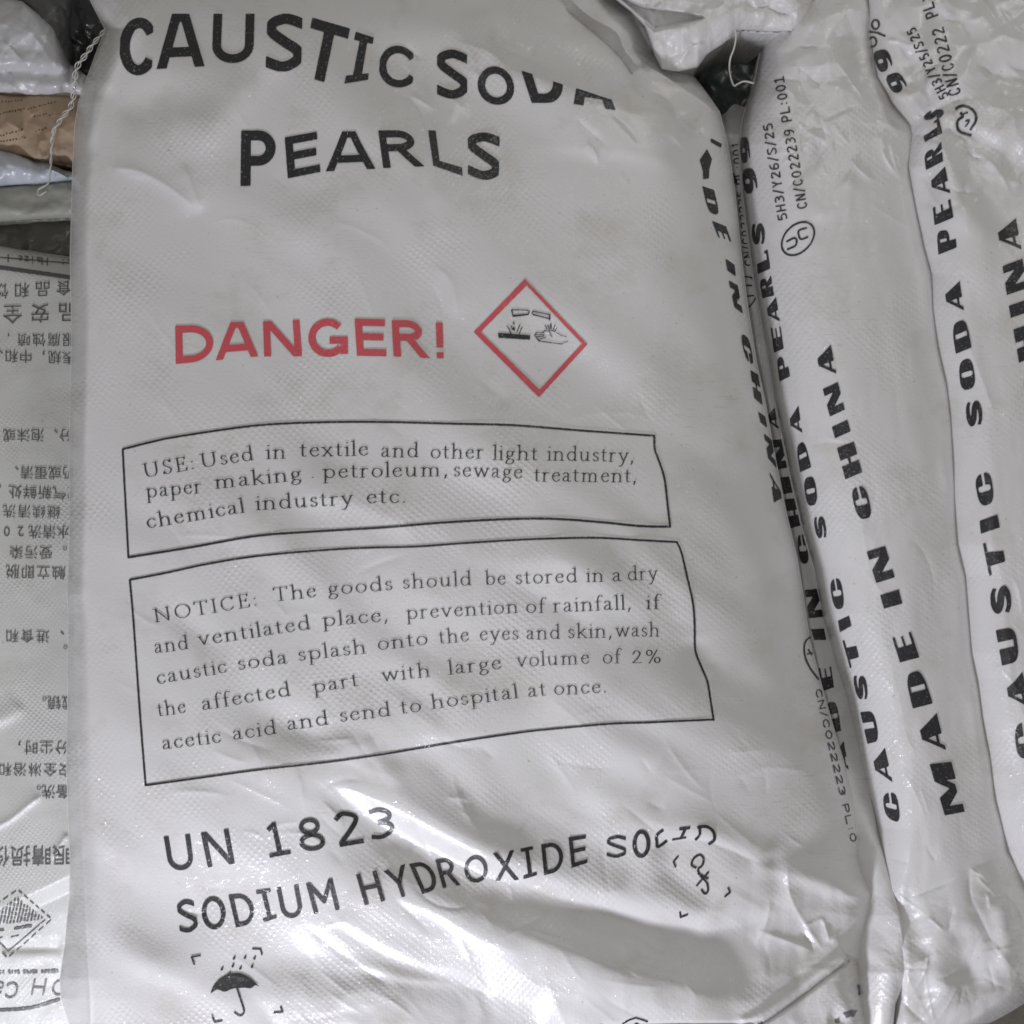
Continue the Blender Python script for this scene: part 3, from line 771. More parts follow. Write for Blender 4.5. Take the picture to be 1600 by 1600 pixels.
    z += R_([(440, 1190), (560, 1160), (700, 1140), (820, 1150)], 3.0, 46, 24, taper=.3)
    # --- the long folds across the lower half
    z += R_([(470, 1196), (540, 1226), (620, 1262), (700, 1306), (770, 1342), (840, 1380)], 3.6, 34, 20, taper=.14)
    z += R_([(480, 1165), (560, 1190), (640, 1225)], 1.6, 24, 12, taper=.25)
    z -= R_([(500, 1248), (570, 1282), (650, 1322), (730, 1358), (800, 1383), (870, 1408), (950, 1434), (1040, 1454), (1110, 1458), (1180, 1446), (1250, 1420), (1325, 1380)], 11, 24, 74, taper=.2)
    z += R_([(545, 1312), (620, 1362), (700, 1412), (790, 1458), (880, 1492), (980, 1520), (1090, 1556), (1190, 1592)], 8.5, 38, 64, taper=.16)
    z -= R_([(800, 1445), (900, 1475), (1000, 1507), (1100, 1536)], .9, 5, 5, 'c', taper=.2)
    z += R_([(985, 1345), (1040, 1390), (1100, 1436), (1130, 1456)], 3.0, 28, 26, taper=.2)
    z -= R_([(1030, 1345), (1075, 1390), (1120, 1425)], 3.0, 26, 26, taper=.2)
    z += R_([(900, 1290), (1000, 1292), (1080, 1296), (1180, 1330), (1230, 1350)], 2.6, 24, 22, taper=.2)
    z += R_([(600, 1392), (680, 1424), (760, 1470), (830, 1490)], 2.2, 26, 12, taper=.2)
    z += R_([(500, 1415), (560, 1452), (620, 1486), (680, 1508), (760, 1520)], 2.2, 22, 10, taper=.2)
    z -= R_([(470, 1440), (520, 1480), (570, 1516), (620, 1545)], 2.0, 12, 20, 'c', taper=.25)
    z += R_([(520, 1500), (580, 1512), (640, 1528), (720, 1536)], 1.5, 14, 8, taper=.25)
    z -= R_([(740, 1535), (790, 1562), (860, 1580)], 2.2, 18, 26, taper=.25)
    z += 0.006 * sst((py - 1490) / 80) * sst((760 - px) / 200) * sst((px - 280) / 160)
    z += 0.0012 * sst((py - 1500) / 60) * crumple(px, py, 60, 12) * sst((px - 380) / 60) * sst((1150 - px) / 100)
    # --- crumpled corner at the lower right, and its turned-over hem
    c = sst((px - 1110) / 80) * sst((py - 1330) / 60)
    z += c * (0.0036 * crumple(px, py, 130, 3, 4) + 0.0007 * crumple(px, py, 46, 4, 4))
    z -= .017 * np.exp(-((px - 1312) / 118) ** 2 - ((py - 1392) / 105) ** 2)
    z += R_([(1170, 1346), (1230, 1362), (1300, 1384), (1350, 1402), (1382, 1424)], 5, 30, 14, taper=.14)
    z -= R_([(1195, 1330), (1215, 1370), (1205, 1430)], 4, 20, 20, taper=.2)
    z += R_([(1230, 1350), (1235, 1400), (1262, 1450), (1290, 1490)], 2.2, 10, 8, 'c', taper=.2)
    z -= R_([(1365, 1385), (1362, 1430), (1335, 1480), (1318, 1496)], 5, 16, 22, taper=.2)
    z += R_([(1180, 1452), (1230, 1470), (1282, 1488)], 2.2, 8, 10, 'c', taper=.25)
    z += R_([(1255, 1448), (1270, 1442), (1284, 1437), (1292, 1455), (1296, 1474)], 2.0, 6, 6, 'c', taper=.15)
    z -= R_([(1252, 1450), (1262, 1470), (1274, 1490)], 1.8, 6, 7, 'c', taper=.2)
    z += R_([(1296, 1476), (1320, 1450), (1345, 1425)], 2.2, 8, 10, 'c', taper=.2)
    z += R_([(1205, 1400), (1198, 1440), (1180, 1480)], 1.8, 10, 8, 'c', taper=.25)
    d, s = chain(px, py, fine([(1150, 1612), (1190, 1596), (1240, 1562), (1290, 1524), (1326, 1498)], 5))
    inside = (s > .002) & (s < .998)
    z += np.where(inside, .0045 * sst((d + 26) / 18) * (d < 0) * sst((s) / .1), 0)
    z -= np.where(inside, .006 * np.exp(-(np.abs(d - 3) / 3.2) ** 2), 0)
    d2, s2 = chain(px, py, np.array([(1322, 1494), (1338, 1503), (1356, 1514)]))
    z -= np.where((s2 > .002) & (s2 < .998), .005 * np.exp(-(np.abs(d2) / 3.5) ** 2), 0)
    d3, s3 = chain(px, py, np.array([(940, 1600), (1060, 1597), (1150, 1598), (1192, 1594)]))
    z -= .004 * np.exp(-(np.abs(d3 - 3) / 3) ** 2) * ((s3 > .002) & (s3 < .998))
    z -= R_([(1330, 1530), (1350, 1560), (1340, 1600), (1290, 1590)], 4, 14, 14, taper=.1)
    # --- left flank: pinched vertical crease
    Lc = np.interp(py, [0, 400, 900, 1100, 1200, 1350, 1450, 1560, 1700], [168, 113, 115, 118, 122, 129, 134, 141, 142])
    z += .0022 * np.exp(-(np.abs(px - Lc) / 3.5)) * sst((py - 350) / 200)
    z += .0018 * np.exp(-((px - L) / 26) ** 2) * fbm(px / 30, py / 70, 41, 3) * 2
    return z


main = thing('woven_sack', 'large white plump sack headed CAUSTIC SODA PEARLS with red DANGER! and two boxed notices', 'sack', 'white caustic soda sacks')
SM = Sheet('y', -70, 1750, 760, ML, MR, 560, main_z)
SM.build('sack_body', M['pp'], main, 0.0)

# heading
p = Print()
for ch, q in [('C', [(189, 28), (242, 28), (240, 118), (185, 118)]), ('A', [(247, 22), (318, 22), (318, 104), (247, 108)]), ('U', [(334, 22), (398, 22), (396, 99), (331, 99)]),
              ('S', [(417, 22), (475, 22), (473, 112), (414, 112)]), ('T', [(488, 28), (547, 45), (528, 134), (470, 119)]), ('I', [(556, 50), (584, 59), (575, 125), (538, 131)]),
              ('C', [(594, 68), (648, 75), (648, 138), (590, 136)]), ('S', [(682, 76), (732, 80), (732, 156), (682, 153)])]:
    letter(p, ch, q, .178)
letter(p, 'O', [(746, 103), (800, 105), (807, 165), (747, 163)], .19)
letter(p, 'D', [(806, 84), (868, 86), (888, 161), (831, 161)], .19, clip=lip)
letter(p, 'A', [(890, 92), (948, 97), (960, 172), (898, 163)], .20, clip=lip)
p.drape('printed_title', SM, M['ppk'], main)
p = Print()
for ch, q in [('P', [(377, 204), (431, 204), (431, 290), (376, 291)]), ('E', [(445, 215), (495, 206), (501, 269), (450, 279)]), ('A', [(512, 206), (578, 205), (585, 264), (511, 268)]),
              ('R', [(591, 204), (650, 204), (666, 260), (599, 263)]), ('L', [(669, 204), (716, 206), (723, 275), (677, 259)]), ('S', [(730, 206), (783, 209), (781, 285), (730, 277)])]:
    letter(p, ch, q, .19 if ch != 'P' else .18)
p.drape('printed_title', SM, M['ppk'], main)

# red word and hazard diamond
p = Print()
for ch, q in [('D', [(274, 509), (333, 508), (334, 563), (275, 569)]), ('A', [(339, 504), (402, 503), (402, 557), (339, 563)]), ('N', [(411, 502), (468, 500), (472, 557), (413, 557)]),
              ('G', [(482, 498), (543, 498), (544, 558), (482, 558)]), ('E', [(554, 498), (601, 499), (604, 557), (558, 556)]), ('R', [(612, 500), (662, 501), (674, 560), (615, 557)]), ('!', [(680, 504), (692, 504), (694, 560), (682, 560)])]:
    letter(p, ch, q, .19)
p.drape('printed_danger_word', SM, M['ppr'], main)
p = Print()
o_, i_ = [(820, 436), (918, 538), (842, 621), (740, 519)], [(823, 446), (909, 537), (843, 609), (751, 519)]
p.sdf(lambda X, Y: np.maximum(sd_poly(X, Y, o_), -sd_poly(X, Y, i_)), (740, 436, 918, 621), .9, rough=.3)
dm = p.drape('printed_hazard_diamond', SM, M['ppr'], main)
p = Print()
p.poly([(778, 520), (828, 524), (828, 531), (779, 528)])
p.poly([(798.5, 484), (802, 492), (826, 490), (827, 487), (826, 492), (801, 495)])
p.lines([[(799, 484), (824, 484.5), (827, 487), (825.5, 491.5), (802, 494.5), (799, 484)]], 1.5)
p.poly([(832, 490), (858, 497), (859, 501), (857, 498), (833, 492.5)])
p.lines([[(858, 491.5), (833, 486), (831, 489), (833, 491.5), (858, 498), (859, 491.5), (859, 501)]], 1.6)
p.lines([[(792, 509), (796, 515), (798, 521)], [(798.5, 509), (801, 515)], [(812, 508), (810, 513), (807.5, 519)], [(815.5, 512), (813, 516), (811.5, 522)], [(803, 513), (804, 517)]], 1.5, True)
p.poly([(801, 500), (804, 506), (803, 508), (801.5, 505)]); p.poly([(802, 510), (805, 514), (802.5, 517), (800.5, 514)])
p.lines([[(851.5, 508), (855, 515)], [(856, 508), (858.5, 515)], [(867, 508), (864.5, 515)], [(870, 512), (867, 517)]], 1.4, True)
p.poly([(859.5, 503), (862, 508), (861.5, 515), (859.5, 514)])
p.lines([[(885, 526), (877, 524), (869, 519), (862, 516), (855, 517), (850, 517), (849, 520), (842, 519), (838, 520), (835, 524), (838, 527), (842, 531), (844, 533), (858, 535), (878, 537.5), (882, 534.5), (887, 534)],
         [(838, 523), (850, 523)], [(838, 526.5), (850, 525)], [(844, 529.5), (853, 527)], [(858, 518), (860, 523), (863, 526.5)]], 1.2, True)
p.poly([(836, 526), (840, 529), (845, 534), (841, 533)])
p.drape('printed_corrosion_symbol', SM, M['ppk'], dm, .0006)

# the two boxed texts
p = Print()
p.lines([fine([(192, 702), (240, 690), (280, 682), (400, 665), (500, 660), (600, 659.5), (700, 662), (800, 664.5), (910, 673), (1023, 681)], 5)], 3.3)
p.lines([fine([(1022, 680), (1023, 702), (1030, 722), (1038, 748), (1043, 790), (1047, 824)], 5)], 3.3)
p.lines([fine([(1048, 823), (1000, 822), (940, 816), (870, 811), (800, 811), (700, 816), (600, 824), (500, 830), (400, 837.5), (300, 855), (200, 871)], 5)], 3.6)
p.lines([fine([(192, 701), (195, 760), (198, 815), (201, 872)], 5)], 3.0)
bx = p.drape('printed_use_box', SM, M['ppk'], main)
p = Print()
for a in [('USE:', 223, 747, 307, 732.5), ('Used', 312, 731.5, 399, 718.5), ('in', 415, 717, 449, 716), ('textile', 467, 713.5, 578, 711.5), ('and', 594, 714, 656, 714.5), ('other', 671, 716, 758, 716.5),
          ('light', 769, 718, 842, 719), ('industry,', 854, 719, 992, 722), ('paper', 228, 778, 318, 769.5), ('making', 334, 764, 474, 749.5), ('.', 486, 747, 492, 747), ('petroleum,', 503, 747, 702, 743.5),
          ('sewage', 707, 744, 818, 747.5), ('treatment,', 833, 752, 996, 753.5), ('chemical', 229, 826, 385, 800), ('industry', 399, 797, 554, 788), ('etc.', 571, 786.5, 637, 785.5)]:
    word(p, *a, xh=14.6, na=.066)
p.drape('printed_use_text', SM, M['ppt'], bx)
p = Print()
p.lines([fine([(203, 906), (260, 895), (320, 882), (400, 869), (500, 860), (570, 856), (650, 854), (720, 849), (800, 844), (880, 841), (940, 840.5), (1000, 844), (1058, 847)], 5)], 3.2)
p.lines([fine([(1057, 846), (1065, 865), (1073, 900), (1082, 940), (1085, 975), (1086, 1015), (1096, 1043), (1105, 1065), (1110, 1095), (1115, 1126)], 5)], 3.2)
p.lines([fine([(1116, 1124), (1050, 1127), (1000, 1129), (950, 1131), (850, 1140), (800, 1146), (700, 1161), (600, 1178), (500, 1192), (400, 1203), (300, 1217), (227, 1227)], 5)], 3.2)
p.lines([fine([(203, 905), (208, 960), (213, 1030), (220, 1130), (228, 1228)], 5)], 3.0)
bx = p.drape('printed_notice_box', SM, M['ppk'], main)
p = Print()
for a in [('NOTICE:', 239, 973, 405, 946), ('The', 426, 940, 497, 932), ('goods', 511, 930, 616, 921.5), ('should', 628, 920, 739, 914), ('be', 757, 914, 792, 913), ('stored', 804, 912.5, 904, 909.5), ('in', 915, 909, 945, 908.5),
          ('a', 955, 908.5, 973, 908), ('dry', 979, 907, 1029, 905), ('and', 241, 1021, 297, 1013.5), ('ventilated', 309, 1009, 488, 982.5), ('place,', 503, 979, 609, 970), ('prevention', 634, 967.5, 812, 957), ('of', 820, 957.5, 853, 957),
          ('rainfall,', 863, 956.5, 988, 951.5), ('if', 1008, 951.5, 1033, 951), ('caustic', 245, 1069.5, 357, 1050), ('soda', 371, 1047, 452, 1036), ('splash', 465, 1033, 575, 1020), ('onto', 589, 1016, 671, 1006.5), ('the', 685, 1006, 735, 1001),
          ('eyes', 748, 1000.5, 812, 999), ('and', 821, 999, 877, 998), ('skin,', 886, 997, 958, 995.5), ('wash', 960, 995, 1032, 994), ('the', 246, 1119.5, 293, 1113), ('affected', 315, 1110, 457, 1086.5), ('part', 489, 1083, 563, 1071),
          ('with', 595, 1065, 675, 1057), ('large', 700, 1054, 786, 1044.5), ('volume', 806, 1042, 923, 1036.5), ('of', 940, 1036.5, 971, 1036), ('2%', 985, 1036, 1036, 1035.5), ('acetic', 253, 1171.5, 348, 1159.5), ('acid', 363, 1156.5, 435, 1146),
          ('and', 448, 1141, 516, 1131.5), ('send', 530, 1128, 613, 1118), ('to', 625, 1115.5, 661, 1111), ('hospital', 673, 1108, 812, 1090), ('at', 824, 1089.5, 856, 1086), ('once.', 864, 1085.5, 950, 1082)]:
    word(p, *a, xh=14.2)
p.drape('printed_notice_text', SM, M['ppt'], bx)

# shipping name
p = Print()
for ch, q in [('U', [(256, 1307), (297, 1303), (304, 1358), (265, 1361)]), ('N', [(314, 1301), (357, 1295), (367, 1349), (325, 1355)]), ('1', [(413, 1287), (441, 1283), (455, 1334), (422, 1340)]), ('8', [(462, 1281), (500, 1275), (511, 1327), (470, 1331)]),
              ('2', [(518, 1270), (555, 1265), (569, 1317), (529, 1324)]), ('3', [(572, 1264), (610, 1259), (617, 1308), (579, 1313)]), ('S', [(275, 1407), (303, 1404), (312, 1454), (281, 1459)]), ('O', [(313, 1402), (350, 1399), (355, 1450), (318, 1454)]),
              ('D', [(357, 1398), (392, 1395), (401, 1442), (369, 1449)]), ('I', [(400, 1391), (422, 1388), (433, 1434), (412, 1441)]), ('U', [(432, 1387), (466, 1382), (475, 1431), (442, 1437)]), ('M', [(478, 1380), (519, 1372), (531, 1421), (491, 1428)]),
              ('H', [(556, 1366), (588, 1360), (602, 1407), (570, 1414)]), ('Y', [(599, 1361), (633, 1350), (645, 1398), (616, 1404)]), ('D', [(639, 1350), (670, 1344), (688, 1388), (660, 1397)]), ('R', [(680, 1343), (708, 1339), (721, 1382), (692, 1388)]),
              ('O', [(724, 1338), (760, 1334), (764, 1377), (727, 1381)]), ('X', [(770, 1333), (803, 1328), (811, 1374), (774, 1376)]), ('I', [(813, 1326), (832, 1322), (839, 1367), (818, 1373)]), ('D', [(845, 1319), (878, 1314), (881, 1360), (850, 1367)]),
              ('E', [(888, 1308), (915, 1304), (918, 1348), (893, 1356)]), ('S', [(948, 1306), (979, 1304), (979, 1340), (947, 1340)]), ('O', [(988, 1297), (1016, 1295), (1016, 1340), (988, 1341)])]:
    letter(p, ch, q, .135 if ch not in 'SO' else .14)
p.lines([fine([(1036, 1296), (1026, 1305), (1026, 1315), (1028, 1323), (1042, 1313)], 5)], 4.6)
p.lines([[(1061, 1295), (1078, 1293)], [(1071, 1294), (1064, 1309)]], 4.6); p.lines([[(1050, 1311.5), (1072, 1308)]], 3.0)
p.lines([fine([(1089, 1292.5), (1104, 1291.5), (1114, 1299), (1116, 1311), (1107, 1319)], 5)], 4.8); p.lines([fine([(1093, 1293), (1093, 1304), (1086, 1312)], 4)], 4.0)
p.drape('printed_shipping_name', SM, M['ppk'], main)

# handling marks
p = Print()
p.lines([[(1060, 1337), (1052, 1346), (1056, 1355)], [(1137, 1386), (1140.5, 1394), (1132, 1401)], [(1062, 1424), (1063.5, 1432.5), (1075, 1428)]], 3.0)
p.lines([fine([(1088, 1356), (1080.5, 1351), (1084, 1341), (1093, 1335.5), (1099, 1341), (1097, 1352), (1090.5, 1358), (1094, 1368), (1104, 1379), (1106, 1391), (1101, 1396), (1095, 1389)], 5)], 3.4)
p.lines([[(1107, 1362), (1088, 1384)], [(1090, 1364), (1107, 1373)]], 3.2)
p.drape('printed_hook_mark', SM, M['ppk'], main)
p = Print()
p.poly(fine([(329, 1553), (332, 1543), (342, 1530), (357, 1521), (359, 1517), (362, 1520.5), (375, 1520.5), (390, 1527), (400, 1536), (406, 1542), (400, 1539), (392, 1544), (383, 1543), (375, 1543.5), (367, 1544), (360, 1546), (351, 1549.5), (341, 1546), (335, 1548)], 4))
p.lines([fine([(370, 1543), (375, 1558), (381, 1577), (380, 1584), (374, 1586.5), (366, 1581)], 5)], 2.8)
for x, y in [(366, 1497), (383, 1496), (347, 1514), (364, 1509), (376, 1512.5), (394, 1510), (398, 1497)]:
    p.poly([(x + 2, y - 5), (x + 2, y + 1), (x - 1, y + 3), (x - 2.5, y)], .1)
p.lines([[(314, 1492.5), (299.5, 1495), (304, 1507.5)], [(394, 1482), (407, 1482.5), (410, 1492)], [(331, 1585.5), (335.5, 1596.5), (348, 1594.5)], [(427, 1582), (441.5, 1581), (438.5, 1572)]], 2.8)
p.drape('printed_umbrella_mark', SM, M['ppk'], main)
p = Print()
p.lines([[(972, 1599), (984, 1593), (993, 1590), (1003, 1593), (1012, 1596)]], 2.2); p.poly([(990, 1600), (994, 1597), (999, 1600), (999, 1604), (990, 1604)])
p.drape('printed_carton_mark', SM, M['ppk'], main)

# squeezed lettering on the rolled right side
p = Print()
for q in [[(1110, 216), (1127, 225), (1126, 231), (1110, 222)], [(1104, 233), (1112, 249), (1108, 264), (1107, 279), (1098, 280), (1098, 268), (1093, 250)], [(1133, 404), (1147, 414), (1149, 432), (1136, 422)],
          [(1184, 643), (1195, 651), (1198, 668), (1188, 660)]]:
    p.poly(q, .15)
for ch, BL, TL0, TR0, BR in [('D', (1097, 291), (1115, 297), (1125, 337), (1106, 332)), ('E', (1112, 345), (1134, 354), (1142, 378), (1122, 371)), ('N', (1138, 438), (1152, 446), (1160, 490), (1147, 480)), ('C', (1156, 520), (1170, 528), (1178, 573), (1164, 560)),
                             ('H', (1172, 578), (1184, 586), (1191, 633), (1178, 622)), ('N', (1193, 677), (1205, 688), (1213, 731), (1200, 716)), ('A', (1202, 738), (1218, 754), (1222, 793), (1209, 786))]:
    letter(p, ch, [TL0, TR0, BR, BL], style='slab', rough=.2)
p.drape('printed_side_lettering', SM, M['ppk'], main)
p = Print()
run(p, 'CN/C022223 PL:0', 1273, 1078, 1329, 1316, 10, t=.15, wid=.6)
p.lines([fine([(1266, 995), (1259, 1001), (1256, 1011), (1258, 1028), (1266, 1045), (1279, 1062)], 5)], 2.6)
p.lines([[(1262, 1014), (1268, 1024)], [(1260, 1022), (1270, 1020)]], 2.0)
p.drape('printed_batch_code', SM, M['ppt'], main)
p = Print()
for q in [[(1338, 1537), (1346, 1540), (1348, 1552), (1341, 1556)], [(1349, 1548), (1356, 1560), (1356, 1572), (1350, 1566)], [(1316, 1582), (1330, 1577), (1340, 1578), (1334, 1588), (1322, 1591)], [(1303, 1592), (1312, 1589), (1313, 1598), (1305, 1600)]]:
    pp = np.array(q, float); c0 = pp.mean(0)
    p.sdf(lambda X, Y, pp=pp: sd_poly(X, Y, pp) + 5 * np.abs(vnoise(X * .33, Y * .33, 9)), (*pp.min(0), *pp.max(0)), .8)
p.drape('printed_base_marks', SM, M['faint'], main)


# chain-stitched closing thread trailing from the neck corner
def tube(name, pts, r, mat, parent, sides=6, uvk=1.0):
    P = np.array(pts, float); n = len(P); T = np.gradient(P, axis=0); T /= np.linalg.norm(T, axis=1, keepdims=True)
    up = np.array([0.13, 0.2, 1.0]); A = np.cross(T, up); A /= np.linalg.norm(A, axis=1, keepdims=True); B = np.cross(T, A)
    a = np.linspace(0, 2 * math.pi, sides, endpoint=False)
    V = (P[:, None] + r * (np.cos(a)[None, :, None] * A[:, None] + np.sin(a)[None, :, None] * B[:, None])).reshape(-1, 3)
    i = np.arange(n * sides).reshape(n, sides); j = np.roll(i, -1, 1)
    F = list(np.stack([i[:-1], j[:-1], j[1:], i[1:]], -1).reshape(-1, 4)) + [i[0], i[-1][::-1]]
    return V, F


def chain_thread(name, path, parent, r=.00045):
    pts = fine(path, 24); k = np.arange(len(pts)); VV = []; FF = []; n = 0
    d = np.hypot(*np.gradient(pts[:, :2], axis=0).T); s = np.cumsum(d)
    T = np.gradient(pts[:, :2], axis=0); T /= np.linalg.norm(T, axis=1, keepdims=True); Nn = np.stack([-T[:, 1], T[:, 0]], -1)
    for ph, am in ((0, 3.3), (math.pi, 3.3), (math.pi / 2, .8)):
        off = am * np.sin(s / 16 * math.pi + ph) * (0.75 + .5 * np.sin(s / 61))
        q = pts.copy(); q[:, :2] += Nn * off[:, None]
        P = unproject(q[:, 0], q[:, 1], q[:, 2] + .0011 * np.cos(s / 16 * math.pi + ph))
        V, F = tube(name, P, r, None, None); VV.append(V); FF += [f + n for f in F]; n += len(V)
    V = np.vstack(VV)
    return new_mesh(name, V, FF, M['thread'], parent, V[:, :2] * 2)


zc = lambda x, y: float(SM.sample(np.array([x + 8.0]), np.array([float(y)]))[0])
chain_thread('stitching_thread', [(165, 46, .105), (148, 66, .10), (132, 88, .095), (119, 108, .09), (117, 135, .085), (111, 165, .08), (97, 184, .078), (84, 205, .075), (81, 230, .072), (79, 262, .07), (75, 286, .068), (60, 296, .066), (62, 305, .066), (72, 299, .066)], main)
shift_root(main, (-0.03, 0.0, 0.0))

# ================================================================== THE SLIVER SACK BETWEEN
GL = lerp_tab([(130, 1085), (220, 1095), (400, 1112), (700, 1160), (1000, 1215), (1200, 1275), (1400, 1330), (1480, 1322), (1600, 1320), (1760, 1320)])
GR = lerp_tab([(130, 1225), (220, 1212), (400, 1222), (600, 1245), (800, 1290), (1000, 1345), (1100, 1368), (1180, 1372), (1250, 1366), (1300, 1372), (1370, 1391), (1410, 1402), (1450, 1413), (1490, 1420), (1505, 1421), (1540, 1410), (1570, 1399), (1600, 1396), (1760, 1392)])


def gap_z(px, py):
    u = (px - GL(py)) / (GR(py) - GL(py))
    z = np.interp(py, [130, 210, 800, 1120, 1240, 1340, 1430, 1520, 1600, 1760], [-.012, .026, .032, .044, .062, .082, .102, .112, .106, .06])
    z = z + .020 * np.sqrt(np.clip(np.sin(math.pi * np.clip(u, 0, 1)), 0, 1))
    z = z + .04 * (u - .62) * sst((py - 1180) / 200)
    z += .004 * fbm(px / 60, py / 120, 51, 3) + .002 * crumple(px, py, 70, 8)
    z += ridge(px, py, [(1352, 1210), (1372, 1300), (1398, 1400), (1416, 1500)], 3, 10, 8, 'c')
    return z


gap = thing('woven_sack', 'white sack wedged deep in the gap, only a sliver with upside-down black letters showing', 'sack', 'white caustic soda sacks')
SG = Sheet('y', 130, 1760, 900, GL, GR, 110, gap_z)
SG.build('sack_body', M['pp'], gap, 0.0, rings=((.005, .4), (.02, .9), (.06, 1.0)))
words(SG, gap, M['ppk'], [('A', [(1202, 672), (1198, 637), (1212, 634), (1218, 672)]), ('N', [(1212, 734), (1205, 688), (1226, 686), (1235, 730)]), ('I', [(1224, 772), (1219, 746), (1240, 744), (1247, 768)]), ('H', [(1233, 826), (1226, 780), (1249, 778), (1256, 820)]),
                           ('C', [(1250, 882), (1244, 836), (1258, 834), (1265, 880)]), ('N', [(1264, 966), (1257, 922), (1276, 920), (1286, 964)]), ('I', [(1272, 1000), (1267, 983), (1287, 982), (1291, 1000)]), ('E', [(1285, 1080), (1279, 1044), (1298, 1041), (1303, 1074)]),
                           ('D', [(1297, 1146), (1289, 1098), (1308, 1095), (1314, 1142)]), ('A', [(1312, 1206), (1305, 1160), (1318, 1157), (1326, 1203)])], [5, 2, 3], style='slab')
p = Print()
run(p, 'CN/C022235 PL:001', 1176, 415, 1155, 222, 12.5, t=.15, wid=.6)
p.lines([fine([(1163, 433), (1172, 434), (1178, 441), (1181, 456), (1179, 468), (1170, 480)], 5), [(1164, 446), (1175, 447)], [(1166, 463), (1178, 462)]], 2.2)
p.poly([(1137, 282), (1146, 270), (1152, 284), (1146, 289)])
p.drape('printed_batch_code', SG, M['ppk'], gap, .0012)
shift_root(gap, (0.2, 0, 0))

# ================================================================== THE THIRD SACK
TL_ = lerp_tab([(-70, 1236), (0, 1238), (48, 1200), (75, 1190), (125, 1180), (162, 1167), (190, 1160), (225, 1156), (300, 1161), (350, 1167), (412, 1175), (475, 1185), (555, 1200), (625, 1211), (687, 1224), (750, 1237),
                (800, 1249), (815, 1252), (887, 1272), (960, 1285), (1040, 1307), (1087, 1322), (1145, 1335), (1200, 1347), (1250, 1357), (1295, 1364), (1330, 1366), (1385, 1368), (1440, 1372), (1500, 1376), (1560, 1374), (1600, 1370), (1690, 1366)])
FL = [(-70, 1345), (0, 1351), (50, 1355), (90, 1360), (120, 1365), (150, 1383), (178, 1402), (196, 1414), (210, 1420), (260, 1413), (330, 1424), (380, 1435), (430, 1449), (480, 1451), (540, 1460), (600, 1473), (650, 1479), (720, 1482), (780, 1485),
      (850, 1490), (900, 1502), (970, 1508), (1020, 1512), (1060, 1520), (1120, 1528), (1180, 1540), (1250, 1550), (1330, 1570), (1400, 1595), (1480, 1600), (1540, 1606)]
FL_ = lerp_tab(FL)
TR_ = lerp_tab([(a, b + 34) for a, b in FL if a <= 1330] + [(1400, 1655), (1490, 1655), (1525, 1642), (1550, 1622), (1568, 1600), (1584, 1574), (1600, 1545), (1690, 1500)])


def third_z(px, py):
    L, R = TL_(py), TR_(py)
    fl = edge_f(px - L, np.interp(py, [0, 200, 400, 1200, 1400], [60, 70, 110, 80, 46]), 1.9)
    fr = edge_f(R - px, 46, 2.2)
    z = .058 + .064 * fl * fr * edge_f(py + 78, 130) * edge_f(1700 - py, 170, 2)
    u = np.clip((px - L) / (R - L), 0, 1)
    z += .014 * np.sin(math.pi * u)
    mid = sst((px - L) / 60) * sst((R - px) / 60)
    z += mid * (.004 * fbm(px / 120, py / 300, 61, 2) + .0014 * fbm(px / 45, py / 110, 66, 3))
    z += (1 - sst((py - 60) / 260)) * mid * (.009 * crumple(px, py, 120, 23, 5) + .0014 * crumple(px, py, 44, 27, 5))
    b = sst((py - 1350) / 120)
    z += b * (.006 * crumple(px, py, 120, 33) + .0016 * crumple(px, py, 46, 37)) * sst((px - L) / 40)
    z += mid * creases(px, py, 5, 46, (1200, 10, 1420, 270), (.6, 2.4)) + creases(px, py, 6, 50, (1400, 1330, 1600, 1600), (.35, 1.6), 1.2)
    z += mid * creases(px, py, 8, 26, (1240, 300, 1500, 1300), (.2, .7), 1.2, .5, 40, 160)
    R_ = lambda *k, **kw: ridge(px, py, *k, **kw)
    z += R_([(1215, 230), (1245, 195), (1285, 175)], 3.0, 18, 24, taper=.2)
    z += R_([(1260, 340), (1310, 320), (1345, 270)], 2.6, 26, 14, taper=.25)
    z -= R_([(1225, 110), (1290, 130), (1350, 150), (1395, 210)], 3, 30, 40, taper=.2)
    z += R_([(1400, 1545), (1450, 1520), (1490, 1560)], 5, 22, 20, taper=.2)
    z += R_([(1560, 1400), (1575, 1470), (1570, 1530)], 5, 18, 18, taper=.2)
    z -= R_([(1500, 1440), (1510, 1500), (1540, 1560)], 4, 20, 20, taper=.2)
    z -= R_([(1410, 1380), (1432, 1450), (1446, 1520), (1430, 1600)], 4, 16, 22, taper=.2)
    z += .003 * np.exp(-((R - 34 - px) / 16) ** 2) * fbm(px / 40, py / 90, 71, 2)
    return z


